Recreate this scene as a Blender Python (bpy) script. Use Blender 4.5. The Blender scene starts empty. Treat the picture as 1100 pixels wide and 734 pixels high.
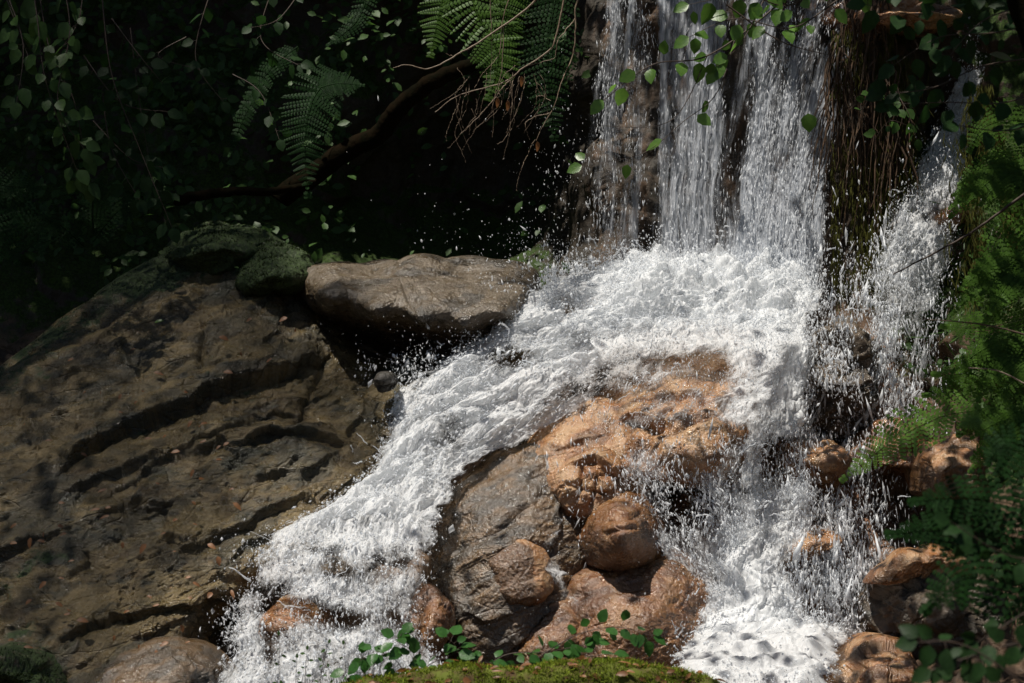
import bpy, math
import numpy as np
from mathutils import Vector

# ------------------------------------------------------------------ camera, world, sun, exposure
SC = bpy.context.scene
COL = SC.collection
CAMZ = 1.5
FPX = 2138.9
cam_d = bpy.data.cameras.new('camera'); cam = bpy.data.objects.new('camera', cam_d); COL.objects.link(cam)
cam_d.lens = 70; cam_d.sensor_width = 36; cam_d.clip_end = 2000
cam.location = (0, 0, CAMZ); cam.rotation_euler = (math.radians(90), 0, 0)
cam_d.dof.use_dof = True; cam_d.dof.focus_distance = 10.0; cam_d.dof.aperture_fstop = 4.0
SC.camera = cam

SUNV = np.array([-0.30, -0.20, 1.0]); SUNV /= np.linalg.norm(SUNV)
W = bpy.data.worlds.new('World'); SC.world = W; W.use_nodes = True
wn = W.node_tree.nodes; bg = wn['Background']
sky = wn.new('ShaderNodeTexSky'); sky.sky_type = 'NISHITA'; sky.sun_disc = False
sky.sun_elevation = math.asin(SUNV[2]); sky.sun_rotation = math.atan2(SUNV[0], SUNV[1])
W.node_tree.links.new(sky.outputs[0], bg.inputs[0]); bg.inputs[1].default_value = 0.05
sl = bpy.data.lights.new('sun', 'SUN'); so = bpy.data.objects.new('sun', sl); COL.objects.link(so)
sl.energy = 5.0; sl.angle = math.radians(0.5); sl.color = (1.0, 0.94, 0.85)
so.rotation_euler = Vector(SUNV).to_track_quat('Z', 'Y').to_euler(); so.location = (0, 0, 20)
SC.view_settings.view_transform = 'Standard'; SC.view_settings.look = 'None'
SC.view_settings.exposure = 0.3; SC.view_settings.gamma = 1
SC.view_settings.use_curve_mapping = False
SC.cycles.max_bounces = 6; SC.cycles.transparent_max_bounces = 24
SC.cycles.diffuse_bounces = 3; SC.cycles.glossy_bounces = 2; SC.cycles.caustics_reflective = False
SC.cycles.use_denoising = True

RNG = np.random.default_rng(11)

# ------------------------------------------------------------------ maths helpers
def at(px, py, Y):
    """world point seen at reference pixel px, py when it stands at depth Y"""
    px = np.asarray(px, float); py = np.asarray(py, float); Y = np.asarray(Y, float)
    return np.stack([(px-550)*Y/FPX, Y+0*px, CAMZ-(py-367)*Y/FPX], -1)
def pix(P):
    return 550+P[..., 0]*FPX/P[..., 1], 367-(P[..., 2]-CAMZ)*FPX/P[..., 1]

_perm = np.random.default_rng(5).permutation(256).astype(np.int64); _perm = np.concatenate([_perm]*3)
_g = np.random.default_rng(6).normal(size=(256, 3)); _g /= np.linalg.norm(_g, axis=1)[:, None]
def noise(P):
    P = np.asarray(P, float); sh = P.shape[:-1]; P = P.reshape(-1, 3)
    out = np.empty(len(P))
    for a in range(0, len(P), 200000):
        p = P[a:a+200000]; i = np.floor(p).astype(np.int64); f = p-i; i &= 255
        w = f*f*f*(f*(f*6-15)+10); r = 0
        for dx in (0, 1):
            for dy in (0, 1):
                for dz in (0, 1):
                    h = _perm[_perm[_perm[(i[:, 0]+dx) & 255]+((i[:, 1]+dy) & 255)]+((i[:, 2]+dz) & 255)]
                    g = _g[h & 255]
                    d = (g*(f-np.array([dx, dy, dz]))).sum(1)
                    r = r + d*(w[:, 0] if dx else 1-w[:, 0])*(w[:, 1] if dy else 1-w[:, 1])*(w[:, 2] if dz else 1-w[:, 2])
        out[a:a+200000] = r*1.5
    return out.reshape(sh)
def fbm(P, octv=4, gain=0.5, lac=2.03, ridge=False, bil=False):
    P = np.asarray(P, float); r = 0; a = 1; s = 0
    for k in range(octv):
        n = noise(P+k*17.3)
        if ridge: n = 1-2*np.abs(n)*1.6
        if bil: n = np.abs(n)*2.4-0.6
        r = r+a*n; s += a; a *= gain; P = P*lac
    return r/s
def sstep(a, b, x):
    t = np.clip((x-a)/(b-a), 0, 1); return t*t*(3-2*t)
def seg_dist(px, py, poly):
    """distance in px to a polyline and the side (+ below/left of it)"""
    best = np.full(px.shape, 1e9); side = np.zeros(px.shape)
    for (x0, y0), (x1, y1) in zip(poly[:-1], poly[1:]):
        dx, dy = x1-x0, y1-y0; L = dx*dx+dy*dy
        t = np.clip(((px-x0)*dx+(py-y0)*dy)/L, 0, 1)
        ex, ey = px-x0-t*dx, py-y0-t*dy; d = np.hypot(ex, ey)
        s = np.sign(dx*(py-y0)-dy*(px-x0))
        m = d < best; best = np.where(m, d, best); side = np.where(m, s, side)
    return best, side
def rbf(ctrl, c=0.12):
    """world relief y(x, z) through control points (px, py, Y)"""
    C = np.array(ctrl, float); P = at(C[:, 0], C[:, 1], C[:, 2]); A = P[:, [0, 2]]; n = len(A)
    def k(a, b): return -np.sqrt(((a[:, None]-b[None])**2).sum(-1)+c*c)
    M = np.zeros((n+3, n+3)); M[:n, :n] = k(A, A)+np.eye(n)*0.002
    M[:n, n] = 1; M[:n, n+1:] = A; M[n, :n] = 1; M[n+1:, :n] = A.T
    s = np.linalg.lstsq(M, np.concatenate([C[:, 2], [0, 0, 0]]), rcond=1e-9)[0]
    def f(x, z):
        q = np.stack([np.ravel(x), np.ravel(z)], -1); o = np.empty(len(q))
        for a in range(0, len(q), 100000):
            b = q[a:a+100000]; o[a:a+100000] = k(b, A)@s[:n]+s[n]+b@s[n+1:]
        return o.reshape(np.shape(x))
    return f
def grid_normals(P):
    du = np.gradient(P, axis=0); dv = np.gradient(P, axis=1)
    n = np.cross(du, dv); n /= np.linalg.norm(n, axis=-1, keepdims=True)+1e-12
    return n

def facets(P, cell, A, seed, scale=(1, 1, 1), rot=0.0, step=0.6):
    """chipped planar facets: every jittered cell tilts and steps on its own"""
    sh = P.shape[:-1]; Q = P.reshape(-1, 3); t = math.radians(rot); c, s_ = math.cos(t), math.sin(t)
    Q = np.stack([Q[:, 0]*c+Q[:, 2]*s_, Q[:, 1], -Q[:, 0]*s_+Q[:, 2]*c], -1)*np.array(scale)/cell
    Q = Q+0.22*np.stack([noise(Q*1.7+k*9) for k in range(3)], -1)
    out = np.empty(len(Q))
    for a in range(0, len(Q), 60000):
        q = Q[a:a+60000]; i0 = np.floor(q).astype(np.int64); b1 = np.full(len(q), 9.); b2 = b1.copy(); v1 = np.zeros(len(q)); v2 = v1.copy()
        for dx in (-1, 0, 1):
            for dy in (-1, 0, 1):
                for dz in (-1, 0, 1):
                    i = i0+np.array([dx, dy, dz]); h = _perm[_perm[_perm[(i[:, 0]+seed) & 255]+(i[:, 1] & 255)]+(i[:, 2] & 255)] & 255
                    w = q-(i+0.5+0.42*_g[h]); d = (w*w).sum(1); g2 = _g[(h*7+13) & 255]; v = (w*g2).sum(1)+step*_g[(h*3+1) & 255][:, 0]
                    m = d < b1; b2 = np.where(m, b1, np.where(d < b2, d, b2)); v2 = np.where(m, v1, np.where(d < b2+1e-12, v, v2)); b1 = np.where(m, d, b1); v1 = np.where(m, v, v1)
        e = np.sqrt(b2)-np.sqrt(b1); out[a:a+60000] = v1*sstep(0, 0.10, e)+0.5*(v1+v2)*(1-sstep(0, 0.10, e))-0.12*(1-sstep(0, 0.035, e))
    return A*out.reshape(sh)

# ------------------------------------------------------------------ object helpers
def tag(o, label=None, cat=None, group=None, kind=None):
    if label: o['label'] = label
    if cat: o['category'] = cat
    if group: o['group'] = group
    if kind: o['kind'] = kind
    return o
def mesh(name, V, F, mat, parent=None, origin=None, attrs=None, uv=None, smooth=True, mats=None):
    """V (n,3), F a list of int arrays (m,k)"""
    V = np.asarray(V, np.float32).reshape(-1, 3)
    if origin is None:
        origin = (0, 0, 0) if parent is not None else ((V[:, 0].min()+V[:, 0].max())/2, (V[:, 1].min()+V[:, 1].max())/2, V[:, 2].min())
    origin = np.asarray(origin, float)
    me = bpy.data.meshes.new(name)
    F = [np.asarray(f, np.int32) for f in (F if isinstance(F, list) else [F])]
    F = [f for f in F if len(f)]
    nl = sum(f.size for f in F); nf = sum(len(f) for f in F)
    me.vertices.add(len(V)); me.vertices.foreach_set('co', (V-origin).astype(np.float32).ravel())
    me.loops.add(nl); me.loops.foreach_set('vertex_index', np.concatenate([f.ravel() for f in F]))
    me.polygons.add(nf)
    ls = np.concatenate([np.full(len(f), f.shape[1], np.int32) for f in F])
    st = np.concatenate([[0], np.cumsum(ls)[:-1]]).astype(np.int32)
    me.polygons.foreach_set('loop_start', st)
    me.update(calc_edges=True)
    me.polygons.foreach_set('use_smooth', np.full(nf, smooth, bool))
    for k, a in (attrs or {}).items():
        a = np.asarray(a, np.float32)
        if a.ndim == 1:
            t = me.attributes.new(k, 'FLOAT', 'POINT'); t.data.foreach_set('value', a)
        else:
            t = me.attributes.new(k, 'FLOAT_VECTOR', 'POINT'); t.data.foreach_set('vector', a.ravel())
    me.validate()
    me.materials.append(mat)
    o = bpy.data.objects.new(name, me); COL.objects.link(o)
    if parent is not None: o.parent = parent
    else: o.location = origin
    return o
def empty(name, loc):
    o = bpy.data.objects.new(name, None); COL.objects.link(o); o.location = loc; return o
def gridF(nu, nv, off=0):
    i = np.arange(nu*nv).reshape(nu, nv)+off
    return np.stack([i[:-1, :-1], i[1:, :-1], i[1:, 1:], i[:-1, 1:]], -1).reshape(-1, 4)

# ------------------------------------------------------------------ materials
def newmat(name):
    m = bpy.data.materials.new(name); m.use_nodes = True
    nt = m.node_tree; return m, nt, nt.nodes, nt.nodes['Principled BSDF']
class N:
    """tiny node-graph builder"""
    def __init__(s, nt): s.nt = nt
    def new(s, t, **kw):
        n = s.nt.nodes.new(t)
        for k, v in kw.items(): setattr(n, k, v)
        return n
    def put(s, sock, v):
        if hasattr(v, 'is_output') or isinstance(v, bpy.types.NodeSocket): s.nt.links.new(v, sock)
        elif v is not None:
            if isinstance(v, (tuple, list)) and len(v) == 3 and len(sock.default_value) == 4: v = (*v, 1)
            sock.default_value = v
    def math(s, op, a, b=None, c=None, clamp=False):
        n = s.new('ShaderNodeMath', operation=op, use_clamp=clamp)
        s.put(n.inputs[0], a)
        if b is not None: s.put(n.inputs[1], b)
        if c is not None: s.put(n.inputs[2], c)
        return n.outputs[0]
    def mix(s, f, a, b):
        n = s.new('ShaderNodeMix', data_type='RGBA'); s.put(n.inputs[0], f); s.put(n.inputs[6], a); s.put(n.inputs[7], b)
        return n.outputs[2]
    def noise(s, vec, scale, detail=4, rough=0.55, dist=0.0, ntype='FBM'):
        n = s.new('ShaderNodeTexNoise', noise_type=ntype); s.put(n.inputs['Vector'], vec); n.inputs['Scale'].default_value = scale
        n.inputs['Detail'].default_value = detail; n.inputs['Roughness'].default_value = rough; n.inputs['Distortion'].default_value = dist
        return n.outputs['Fac']
    def vor(s, vec, scale, feature='F1', rnd=1.0):
        n = s.new('ShaderNodeTexVoronoi', feature=feature); s.put(n.inputs['Vector'], vec); n.inputs['Scale'].default_value = scale
        n.inputs['Randomness'].default_value = rnd
        return n.outputs['Distance']
    def ramp(s, f, a, b, lo=0.0, hi=1.0, smooth=True):
        n = s.new('ShaderNodeMapRange', interpolation_type='SMOOTHSTEP' if smooth else 'LINEAR'); s.put(n.inputs[0], f)
        n.inputs[1].default_value = a; n.inputs[2].default_value = b; n.inputs[3].default_value = lo; n.inputs[4].default_value = hi
        return n.outputs[0]
    def mapping(s, vec, scale=(1, 1, 1), rot=(0, 0, 0), loc=(0, 0, 0)):
        n = s.new('ShaderNodeMapping'); s.put(n.inputs[0], vec); n.inputs['Scale'].default_value = scale
        n.inputs['Rotation'].default_value = rot; n.inputs['Location'].default_value = loc; return n.outputs[0]
    def attr(s, name, vec=False):
        n = s.new('ShaderNodeAttribute', attribute_name=name); return n.outputs['Vector' if vec else 'Fac']
    def pos(s): return s.new('ShaderNodeNewGeometry').outputs['Position']
    def bump(s, h, strength, dist, prev=None):
        n = s.new('ShaderNodeBump'); s.put(n.inputs['Height'], h); n.inputs['Strength'].default_value = strength
        n.inputs['Distance'].default_value = dist
        if prev is not None: s.put(n.inputs['Normal'], prev)
        return n.outputs[0]

def rock_mat(name, ca, cb, cc, dark=(0.02, 0.018, 0.014), rough=(0.28, 0.6), wet=0.5, grain=1.0, streak=None, darkamt=0.5, coat=0.25, crk=0.35, moss=(0.014, 0.026, 0.004)):
    m, nt, nodes, P = newmat(name); g = N(nt); p = g.pos()
    if streak: ps = g.mapping(p, scale=streak[0], rot=streak[1])
    else: ps = p
    n1 = g.noise(ps, 2.3, 5, 0.6, 0.6); n2 = g.noise(ps, 9, 6, 0.65, 0.3); n3 = g.noise(p, 55, 5, 0.7); n4 = g.noise(p, 190, 3, 0.6)
    c = g.mix(g.ramp(n1, 0.36, 0.62), ca, cb)
    c = g.mix(g.ramp(n2, 0.42, 0.66), c, cc)
    dk = g.math('MULTIPLY', g.ramp(g.noise(g.mapping(ps, loc=(3, 7, 1)), 5.5, 6, 0.68, 0.5), 0.5, 0.64), darkamt)
    c = g.mix(dk, c, dark)
    c = g.mix(g.ramp(n3, 0.3, 0.75, 0.0, 0.5), c, g.mix(0.5, c, dark))
    tn = g.attr('tone')                       # bedding planes weather to different tones
    c = g.mix(g.ramp(tn, 0.0, 1.0, 0.0, 0.55, False), c, g.mix(0.6, c, cc)); c = g.mix(g.ramp(tn, 0.0, -1.0, 0.0, 0.75, False), c, g.mix(0.75, c, dark))
    st = g.attr('stain_shade')                       # dark wet patches; also shade painted into the hollow and some boulder faces
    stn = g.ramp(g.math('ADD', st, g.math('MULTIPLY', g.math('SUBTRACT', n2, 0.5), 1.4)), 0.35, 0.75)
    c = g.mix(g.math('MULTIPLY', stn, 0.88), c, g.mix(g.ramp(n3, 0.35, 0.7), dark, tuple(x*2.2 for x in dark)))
    ms = g.attr('moss')
    msn = g.ramp(g.math('ADD', ms, g.math('MULTIPLY', g.math('SUBTRACT', g.noise(p, 14, 6, 0.7), 0.5), 1.6)), 0.4, 0.7)
    mc = g.mix(g.ramp(g.noise(p, 70, 3), 0.35, 0.65), moss, tuple(x*2.4 for x in moss))
    c = g.mix(msn, c, mc)
    nt.links.new(c, P.inputs['Base Color'])
    r = g.ramp(g.noise(p, 16, 5, 0.7), 0.38, 0.62, rough[0]+0.06, rough[1]+0.12)
    r = g.math('MAXIMUM', r, g.math('MULTIPLY', msn, 0.9))
    nt.links.new(r, P.inputs['Roughness']); P.inputs['Specular IOR Level'].default_value = wet
    b = g.bump(g.noise(ps, 18, 8, 0.68, 0.2), 0.5, 0.012*grain)
    b = g.bump(n3, 0.8, 0.009*grain, b); b = g.bump(n4, 0.8, 0.004*grain, b)
    crack = g.ramp(g.vor(g.mapping(ps, loc=(5, 1, 2)), 5, 'DISTANCE_TO_EDGE'), 0.0, 0.035)
    b = g.bump(crack, crk, 0.008, b)
    nt.links.new(b, P.inputs['Normal']); P.inputs['Coat Weight'].default_value = coat; P.inputs['Coat Roughness'].default_value = 0.12; nt.links.new(b, P.inputs['Coat Normal'])
    return m

def plain_mat(name, col, col2=None, rough=0.6, scale=40, spec=0.4, transl=0.0, bumpd=0.002, island=0.0):
    m, nt, nodes, P = newmat(name); g = N(nt); p = g.pos()
    f = g.ramp(g.noise(p, scale, 4), 0.35, 0.65)
    c = g.mix(f, col, col2 or tuple(x*0.6 for x in col))
    if island:
        rnd = g.new('ShaderNodeNewGeometry').outputs['Random Per Island']
        c = g.mix(g.ramp(rnd, 0, 1, 0, island, False), c, tuple(x*0.25 for x in col))
    nt.links.new(c, P.inputs['Base Color']); P.inputs['Roughness'].default_value = rough
    P.inputs['Specular IOR Level'].default_value = spec
    nt.links.new(g.bump(g.noise(p, scale*2, 4), 0.5, bumpd), P.inputs['Normal'])
    if transl:
        t = g.new('ShaderNodeBsdfTranslucent'); nt.links.new(g.mix(0.5, c, tuple(min(1, x*2.2) for x in col)), t.inputs[0])
        mx = g.new('ShaderNodeMixShader'); mx.inputs[0].default_value = transl
        nt.links.new(P.outputs[0], mx.inputs[1]); nt.links.new(t.outputs[0], mx.inputs[2])
        nt.links.new(mx.outputs[0], nodes['Material Output'].inputs[0])
    return m

def water_mat(name, kind):
    """white broken water; holes follow the flow coordinates (metres) stored on the mesh"""
    m, nt, nodes, P = newmat(name); g = N(nt)
    fl = g.attr('flowco', True); den = g.attr('cover')
    if kind == 'curtain':
        a = g.noise(g.mapping(fl, scale=(34, 2.2, 1)), 1, 5, 0.62, 0.35)
        b = g.noise(g.mapping(fl, scale=(120, 9, 1)), 1, 4, 0.65, 0.5)
        c = g.noise(g.mapping(fl, scale=(60, 26, 1)), 1, 4, 0.7, 1.2)
        h = g.math('ADD', g.math('MULTIPLY', a, 0.5), g.math('ADD', g.math('MULTIPLY', b, 0.32), g.math('MULTIPLY', c, 0.3)))
        big = g.noise(g.mapping(fl, scale=(11, 1.1, 1)), 1, 3, 0.6, 0.8); h2 = g.math('ADD', h, g.math('MULTIPLY', g.math('SUBTRACT', big, 0.53), 1.35))
        al = g.ramp(g.math('ADD', h2, g.math('SUBTRACT', den, 0.5)), 0.48, 1.0)
        al = g.math('MULTIPLY', al, 0.92)
        col = g.mix(g.ramp(b, 0.4, 0.62), (0.42, 0.46, 0.52), (0.80, 0.83, 0.88)); bs = 0.008
    else:
        w1 = g.mapping(fl, scale=(1, 0.55, 1))
        a = g.noise(w1, 9, 5, 0.6, 1.0)
        e = g.math('SUBTRACT', 1.0, g.math('MULTIPLY', g.math('ABSOLUTE', g.math('SUBTRACT', g.noise(w1, 22, 4, 0.6, 1.6), 0.5)), 5.0))
        f = g.noise(w1, 75, 4, 0.7, 0.8)
        e2 = g.math('SUBTRACT', 1.0, g.math('MULTIPLY', g.math('ABSOLUTE', g.math('SUBTRACT', g.noise(g.mapping(fl, scale=(1, 0.45, 1), loc=(4, 2, 1)), 52, 3, 0.6, 1.2), 0.5)), 6.0))
        h = g.math('ADD', g.math('MULTIPLY', a, 0.6), g.math('ADD', g.math('MULTIPLY', g.math('MAXIMUM', e, e2), 0.26), g.math('MULTIPLY', f, 0.26)))
        al = g.ramp(g.math('ADD', h, g.math('SUBTRACT', den, 0.5)), 0.44, 0.98)
        col = g.mix(g.ramp(f, 0.3, 0.6), (0.84, 0.87, 0.89), (0.93, 0.94, 0.95)); bs = 0.004
    nt.links.new(col, P.inputs['Base Color']); P.inputs['Roughness'].default_value = 0.4
    P.inputs['Specular IOR Level'].default_value = 0.4
    nt.links.new(g.bump(h, 0.8, bs), P.inputs['Normal'])
    tr = g.new('ShaderNodeBsdfTransparent'); tl = g.new('ShaderNodeBsdfTranslucent'); nt.links.new(col, tl.inputs[0])
    m1 = g.new('ShaderNodeMixShader'); m1.inputs[0].default_value = 0.5
    nt.links.new(P.outputs[0], m1.inputs[1]); nt.links.new(tl.outputs[0], m1.inputs[2])
    m2 = g.new('ShaderNodeMixShader'); nt.links.new(al, m2.inputs[0])
    nt.links.new(tr.outputs[0], m2.inputs[1]); nt.links.new(m1.outputs[0], m2.inputs[2])
    nt.links.new(m2.outputs[0], nodes['Material Output'].inputs[0])
    return m
def drop_mat():
    m, nt, nodes, P = newmat('spray_white'); g = N(nt)
    P.inputs['Base Color'].default_value = (0.9, 0.92, 0.94, 1); P.inputs['Roughness'].default_value = 0.3
    tl = g.new('ShaderNodeBsdfTranslucent'); tl.inputs[0].default_value = (0.85, 0.88, 0.92, 1)
    mx = g.new('ShaderNodeMixShader'); mx.inputs[0].default_value = 0.5
    nt.links.new(P.outputs[0], mx.inputs[1]); nt.links.new(tl.outputs[0], mx.inputs[2])
    rnd = g.new('ShaderNodeNewGeometry').outputs['Random Per Island']; tr = g.new('ShaderNodeBsdfTransparent'); m3 = g.new('ShaderNodeMixShader')
    nt.links.new(g.ramp(rnd, 0, 1, 0.35, 1.0, False), m3.inputs[0]); nt.links.new(tr.outputs[0], m3.inputs[1]); nt.links.new(mx.outputs[0], m3.inputs[2])
    nt.links.new(m3.outputs[0], nodes['Material Output'].inputs[0]); return m

SLABROT = ((0.7, 1, 2.4), (0, math.radians(-32), 0))
M_slab = rock_mat('slab_rock', (0.085, 0.051, 0.014), (0.106, 0.074, 0.021), (0.21, 0.15, 0.06), wet=0.6, rough=(0.18, 0.5), dark=(0.016, 0.018, 0.009), crk=0.6, grain=1.8, coat=0.3, streak=SLABROT, darkamt=0.75)
M_bank = rock_mat('bank_rock', (0.06, 0.045, 0.028), (0.10, 0.07, 0.04), (0.14, 0.10, 0.065), rough=(0.3, 0.7), darkamt=0.7)
M_orange = rock_mat('ochre_rock', (0.25, 0.094, 0.028), (0.345, 0.155, 0.052), (0.42, 0.26, 0.135), dark=(0.06, 0.03, 0.012), rough=(0.1, 0.4), wet=0.8, darkamt=0.45)
M_rust = rock_mat('rust_rock', (0.125, 0.044, 0.012), (0.19, 0.073, 0.021), (0.26, 0.13, 0.048), dark=(0.045, 0.02, 0.008), rough=(0.08, 0.36), wet=0.9, darkamt=0.45)
M_gray = rock_mat('wet_gray_rock', (0.052, 0.033, 0.015), (0.078, 0.053, 0.027), (0.16, 0.09, 0.035), dark=(0.028, 0.023, 0.017), rough=(0.12, 0.4), wet=0.9, darkamt=0.6, streak=((0.8, 1, 2.0), (0, math.radians(-30), 0)))
M_ledge = rock_mat('ledge_rock', (0.040, 0.026, 0.011), (0.062, 0.041, 0.018), (0.14, 0.105, 0.065), rough=(0.14, 0.45), wet=0.7, darkamt=0.5)
M_curtain = water_mat('falling_water', 'curtain')
M_foam = water_mat('foaming_water', 'foam')
M_drop = drop_mat()

# ------------------------------------------------------------------ big relief: hillside, cave, cliff, stream bed
CT = []
for px in (-300, -100, 80, 250): CT += [(px, -320, 12.9), (px, -60, 12.7), (px, 120, 12.4), (px, 230, 12.0)]
CT += [(-300, 330, 10.9), (-300, 700, 9.6), (-100, 380, 11.0), (0, 480, 10.6), (0, 740, 9.3), (0, 900, 9.0), (-300, 900, 9.2),
       (150, 330, 11.5), (250, 300, 11.6), (150, 600, 10.2), (150, 850, 9.1), (330, 300, 11.7)]
CT += [(380, 120, 12.5), (380, 230, 12.6), (480, -60, 12.4), (480, -320, 12.6), (480, 100, 12.9), (480, 220, 13.1), (560, 100, 12.8), (560, 250, 12.9), (600, -60, 12.2), (600, -320, 12.3), (600, 80, 12.5), (598, 180, 12.5), (592, 270, 12.2),
       (450, 330, 12.0), (540, 330, 11.8), (420, 385, 11.0), (520, 400, 10.9)]
CT += [(630, 60, 11.5), (670, 60, 11.5), (630, 180, 11.4), (630, 280, 11.1), (700, -20, 11.4), (760, -20, 11.35), (850, -20, 11.25), (930, -20, 11.15), (1000, -20, 11.15), (1100, -20, 11.1), (700, -320, 14.2), (850, -320, 14.0), (1000, -320, 14.0),
       (1250, -320, 13.6), (1250, 0, 10.4),
       (700, 150, 11.3), (780, 150, 11.3), (860, 150, 11.1), (920, 150, 10.85), (960, 150, 10.9), (1010, 150, 11.1), (1080, 150, 10.7), (1250, 200, 9.9),
       (700, 290, 11.0), (780, 290, 11.0), (860, 290, 10.9), (920, 290, 10.7), (970, 290, 10.85), (1030, 290, 10.7), (1090, 290, 10.1),
       (600, 330, 10.85), (700, 350, 10.75), (800, 350, 10.75), (880, 350, 10.65), (930, 380, 10.55), (1000, 380, 10.55), (1050, 380, 10.2), (1120, 400, 9.6),
       (500, 450, 10.5), (430, 500, 10.2), (560, 470, 10.5), (650, 480, 10.5), (760, 450, 10.5), (850, 450, 10.5), (910, 460, 10.35), (980, 460, 10.3), (1060, 480, 9.9),
       (350, 590, 9.8), (430, 600, 9.85), (560, 600, 10.1), (700, 600, 10.1), (800, 560, 10.25), (870, 540, 10.2), (940, 550, 10.1), (1010, 560, 9.9), (1090, 580, 9.3),
       (260, 700, 9.3), (350, 710, 9.2), (450, 710, 9.3), (600, 700, 9.6), (760, 650, 9.9), (840, 620, 10.0), (890, 640, 9.85), (950, 660, 9.7), (1040, 680, 9.2),
       (830, 690, 9.75), (760, 710, 9.6), (900, 700, 9.6), (1250, 500, 8.8), (1250, 750, 8.4), (1060, 760, 8.6)]
for px in (300, 450, 600, 750, 900): CT += [(px, 790, 9.0), (px, 900, 8.7)]
BED = rbf(CT)
def build_bank():
    nx, nz = 880, 680
    x = np.linspace(-4.6, 4.4, nx)[:, None]+np.zeros((1, nz)); z = np.linspace(-0.9, 4.3, nz)[None]+np.zeros((nx, 1))
    y = BED(x, z); P = np.stack([x, y, z], -1); px, py = pix(P)
    n = -grid_normals(P); n = np.where((n[..., 1:2] > 0), -n, n)
    fall = sstep(600, 650, px)*(1-sstep(300, 360, py)); right = sstep(880, 920, px)*(1-sstep(380, 450, py))
    d = 0.12*fbm(P*1.6, 4)+0.02*fbm(P*6, 3)+facets(P, 0.4, 0.05, 4)
    col = fbm(P*np.array([7, 7, 0.8])+2, 4)*0.10+facets(P, 0.22, 0.03, 3, (1.3, 1, 0.5))           # vertical flutes behind the falls
    blk = facets(P, 0.33, 0.10, 7)+facets(P, 0.12, 0.03, 8)
    lower = sstep(330, 420, py)*sstep(780, 850, px)
    d = d+col*fall*0.8+blk*lower
    P = P+n*d[..., None]
    n = -grid_normals(P); n = np.where((n[..., 1:2] > 0), -n, n)
    P = P+n*(0.004*fbm(P*22, 3, ridge=True))[..., None]
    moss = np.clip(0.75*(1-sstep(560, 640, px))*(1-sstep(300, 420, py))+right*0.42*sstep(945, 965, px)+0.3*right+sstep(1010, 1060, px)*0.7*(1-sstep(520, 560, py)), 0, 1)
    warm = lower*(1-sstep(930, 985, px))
    stain_shade = np.clip(0.6*fall+1.0*(1-sstep(610, 650, px))*(1-sstep(300, 400, py))-0.6*lower, 0, 1)  # wet rock behind the falls; left hollow darkened with painted shade
    nn = n[..., 2]
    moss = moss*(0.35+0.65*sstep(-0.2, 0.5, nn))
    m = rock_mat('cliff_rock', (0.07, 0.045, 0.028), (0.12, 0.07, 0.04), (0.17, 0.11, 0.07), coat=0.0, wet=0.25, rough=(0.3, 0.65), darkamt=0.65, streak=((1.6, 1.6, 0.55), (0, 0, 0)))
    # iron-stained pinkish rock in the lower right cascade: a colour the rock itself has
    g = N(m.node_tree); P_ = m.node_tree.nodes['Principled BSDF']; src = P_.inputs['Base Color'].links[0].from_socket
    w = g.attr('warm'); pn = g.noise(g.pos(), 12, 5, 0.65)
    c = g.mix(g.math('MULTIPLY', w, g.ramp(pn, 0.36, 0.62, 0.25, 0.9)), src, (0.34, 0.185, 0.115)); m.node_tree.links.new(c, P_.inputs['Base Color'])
    o = mesh('cliff', P, gridF(nx, nz), m, attrs={'moss': moss.ravel(), 'stain_shade': stain_shade.ravel(), 'warm': warm.ravel(), 'tone': facets(P, 0.25, 1.0, 77, (1, 1, 0.8), 0, 1.4).ravel()})
    tag(o, 'dark wet cliff and gully floor behind the waterfall', 'cliff', kind='structure')
build_bank()

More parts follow.
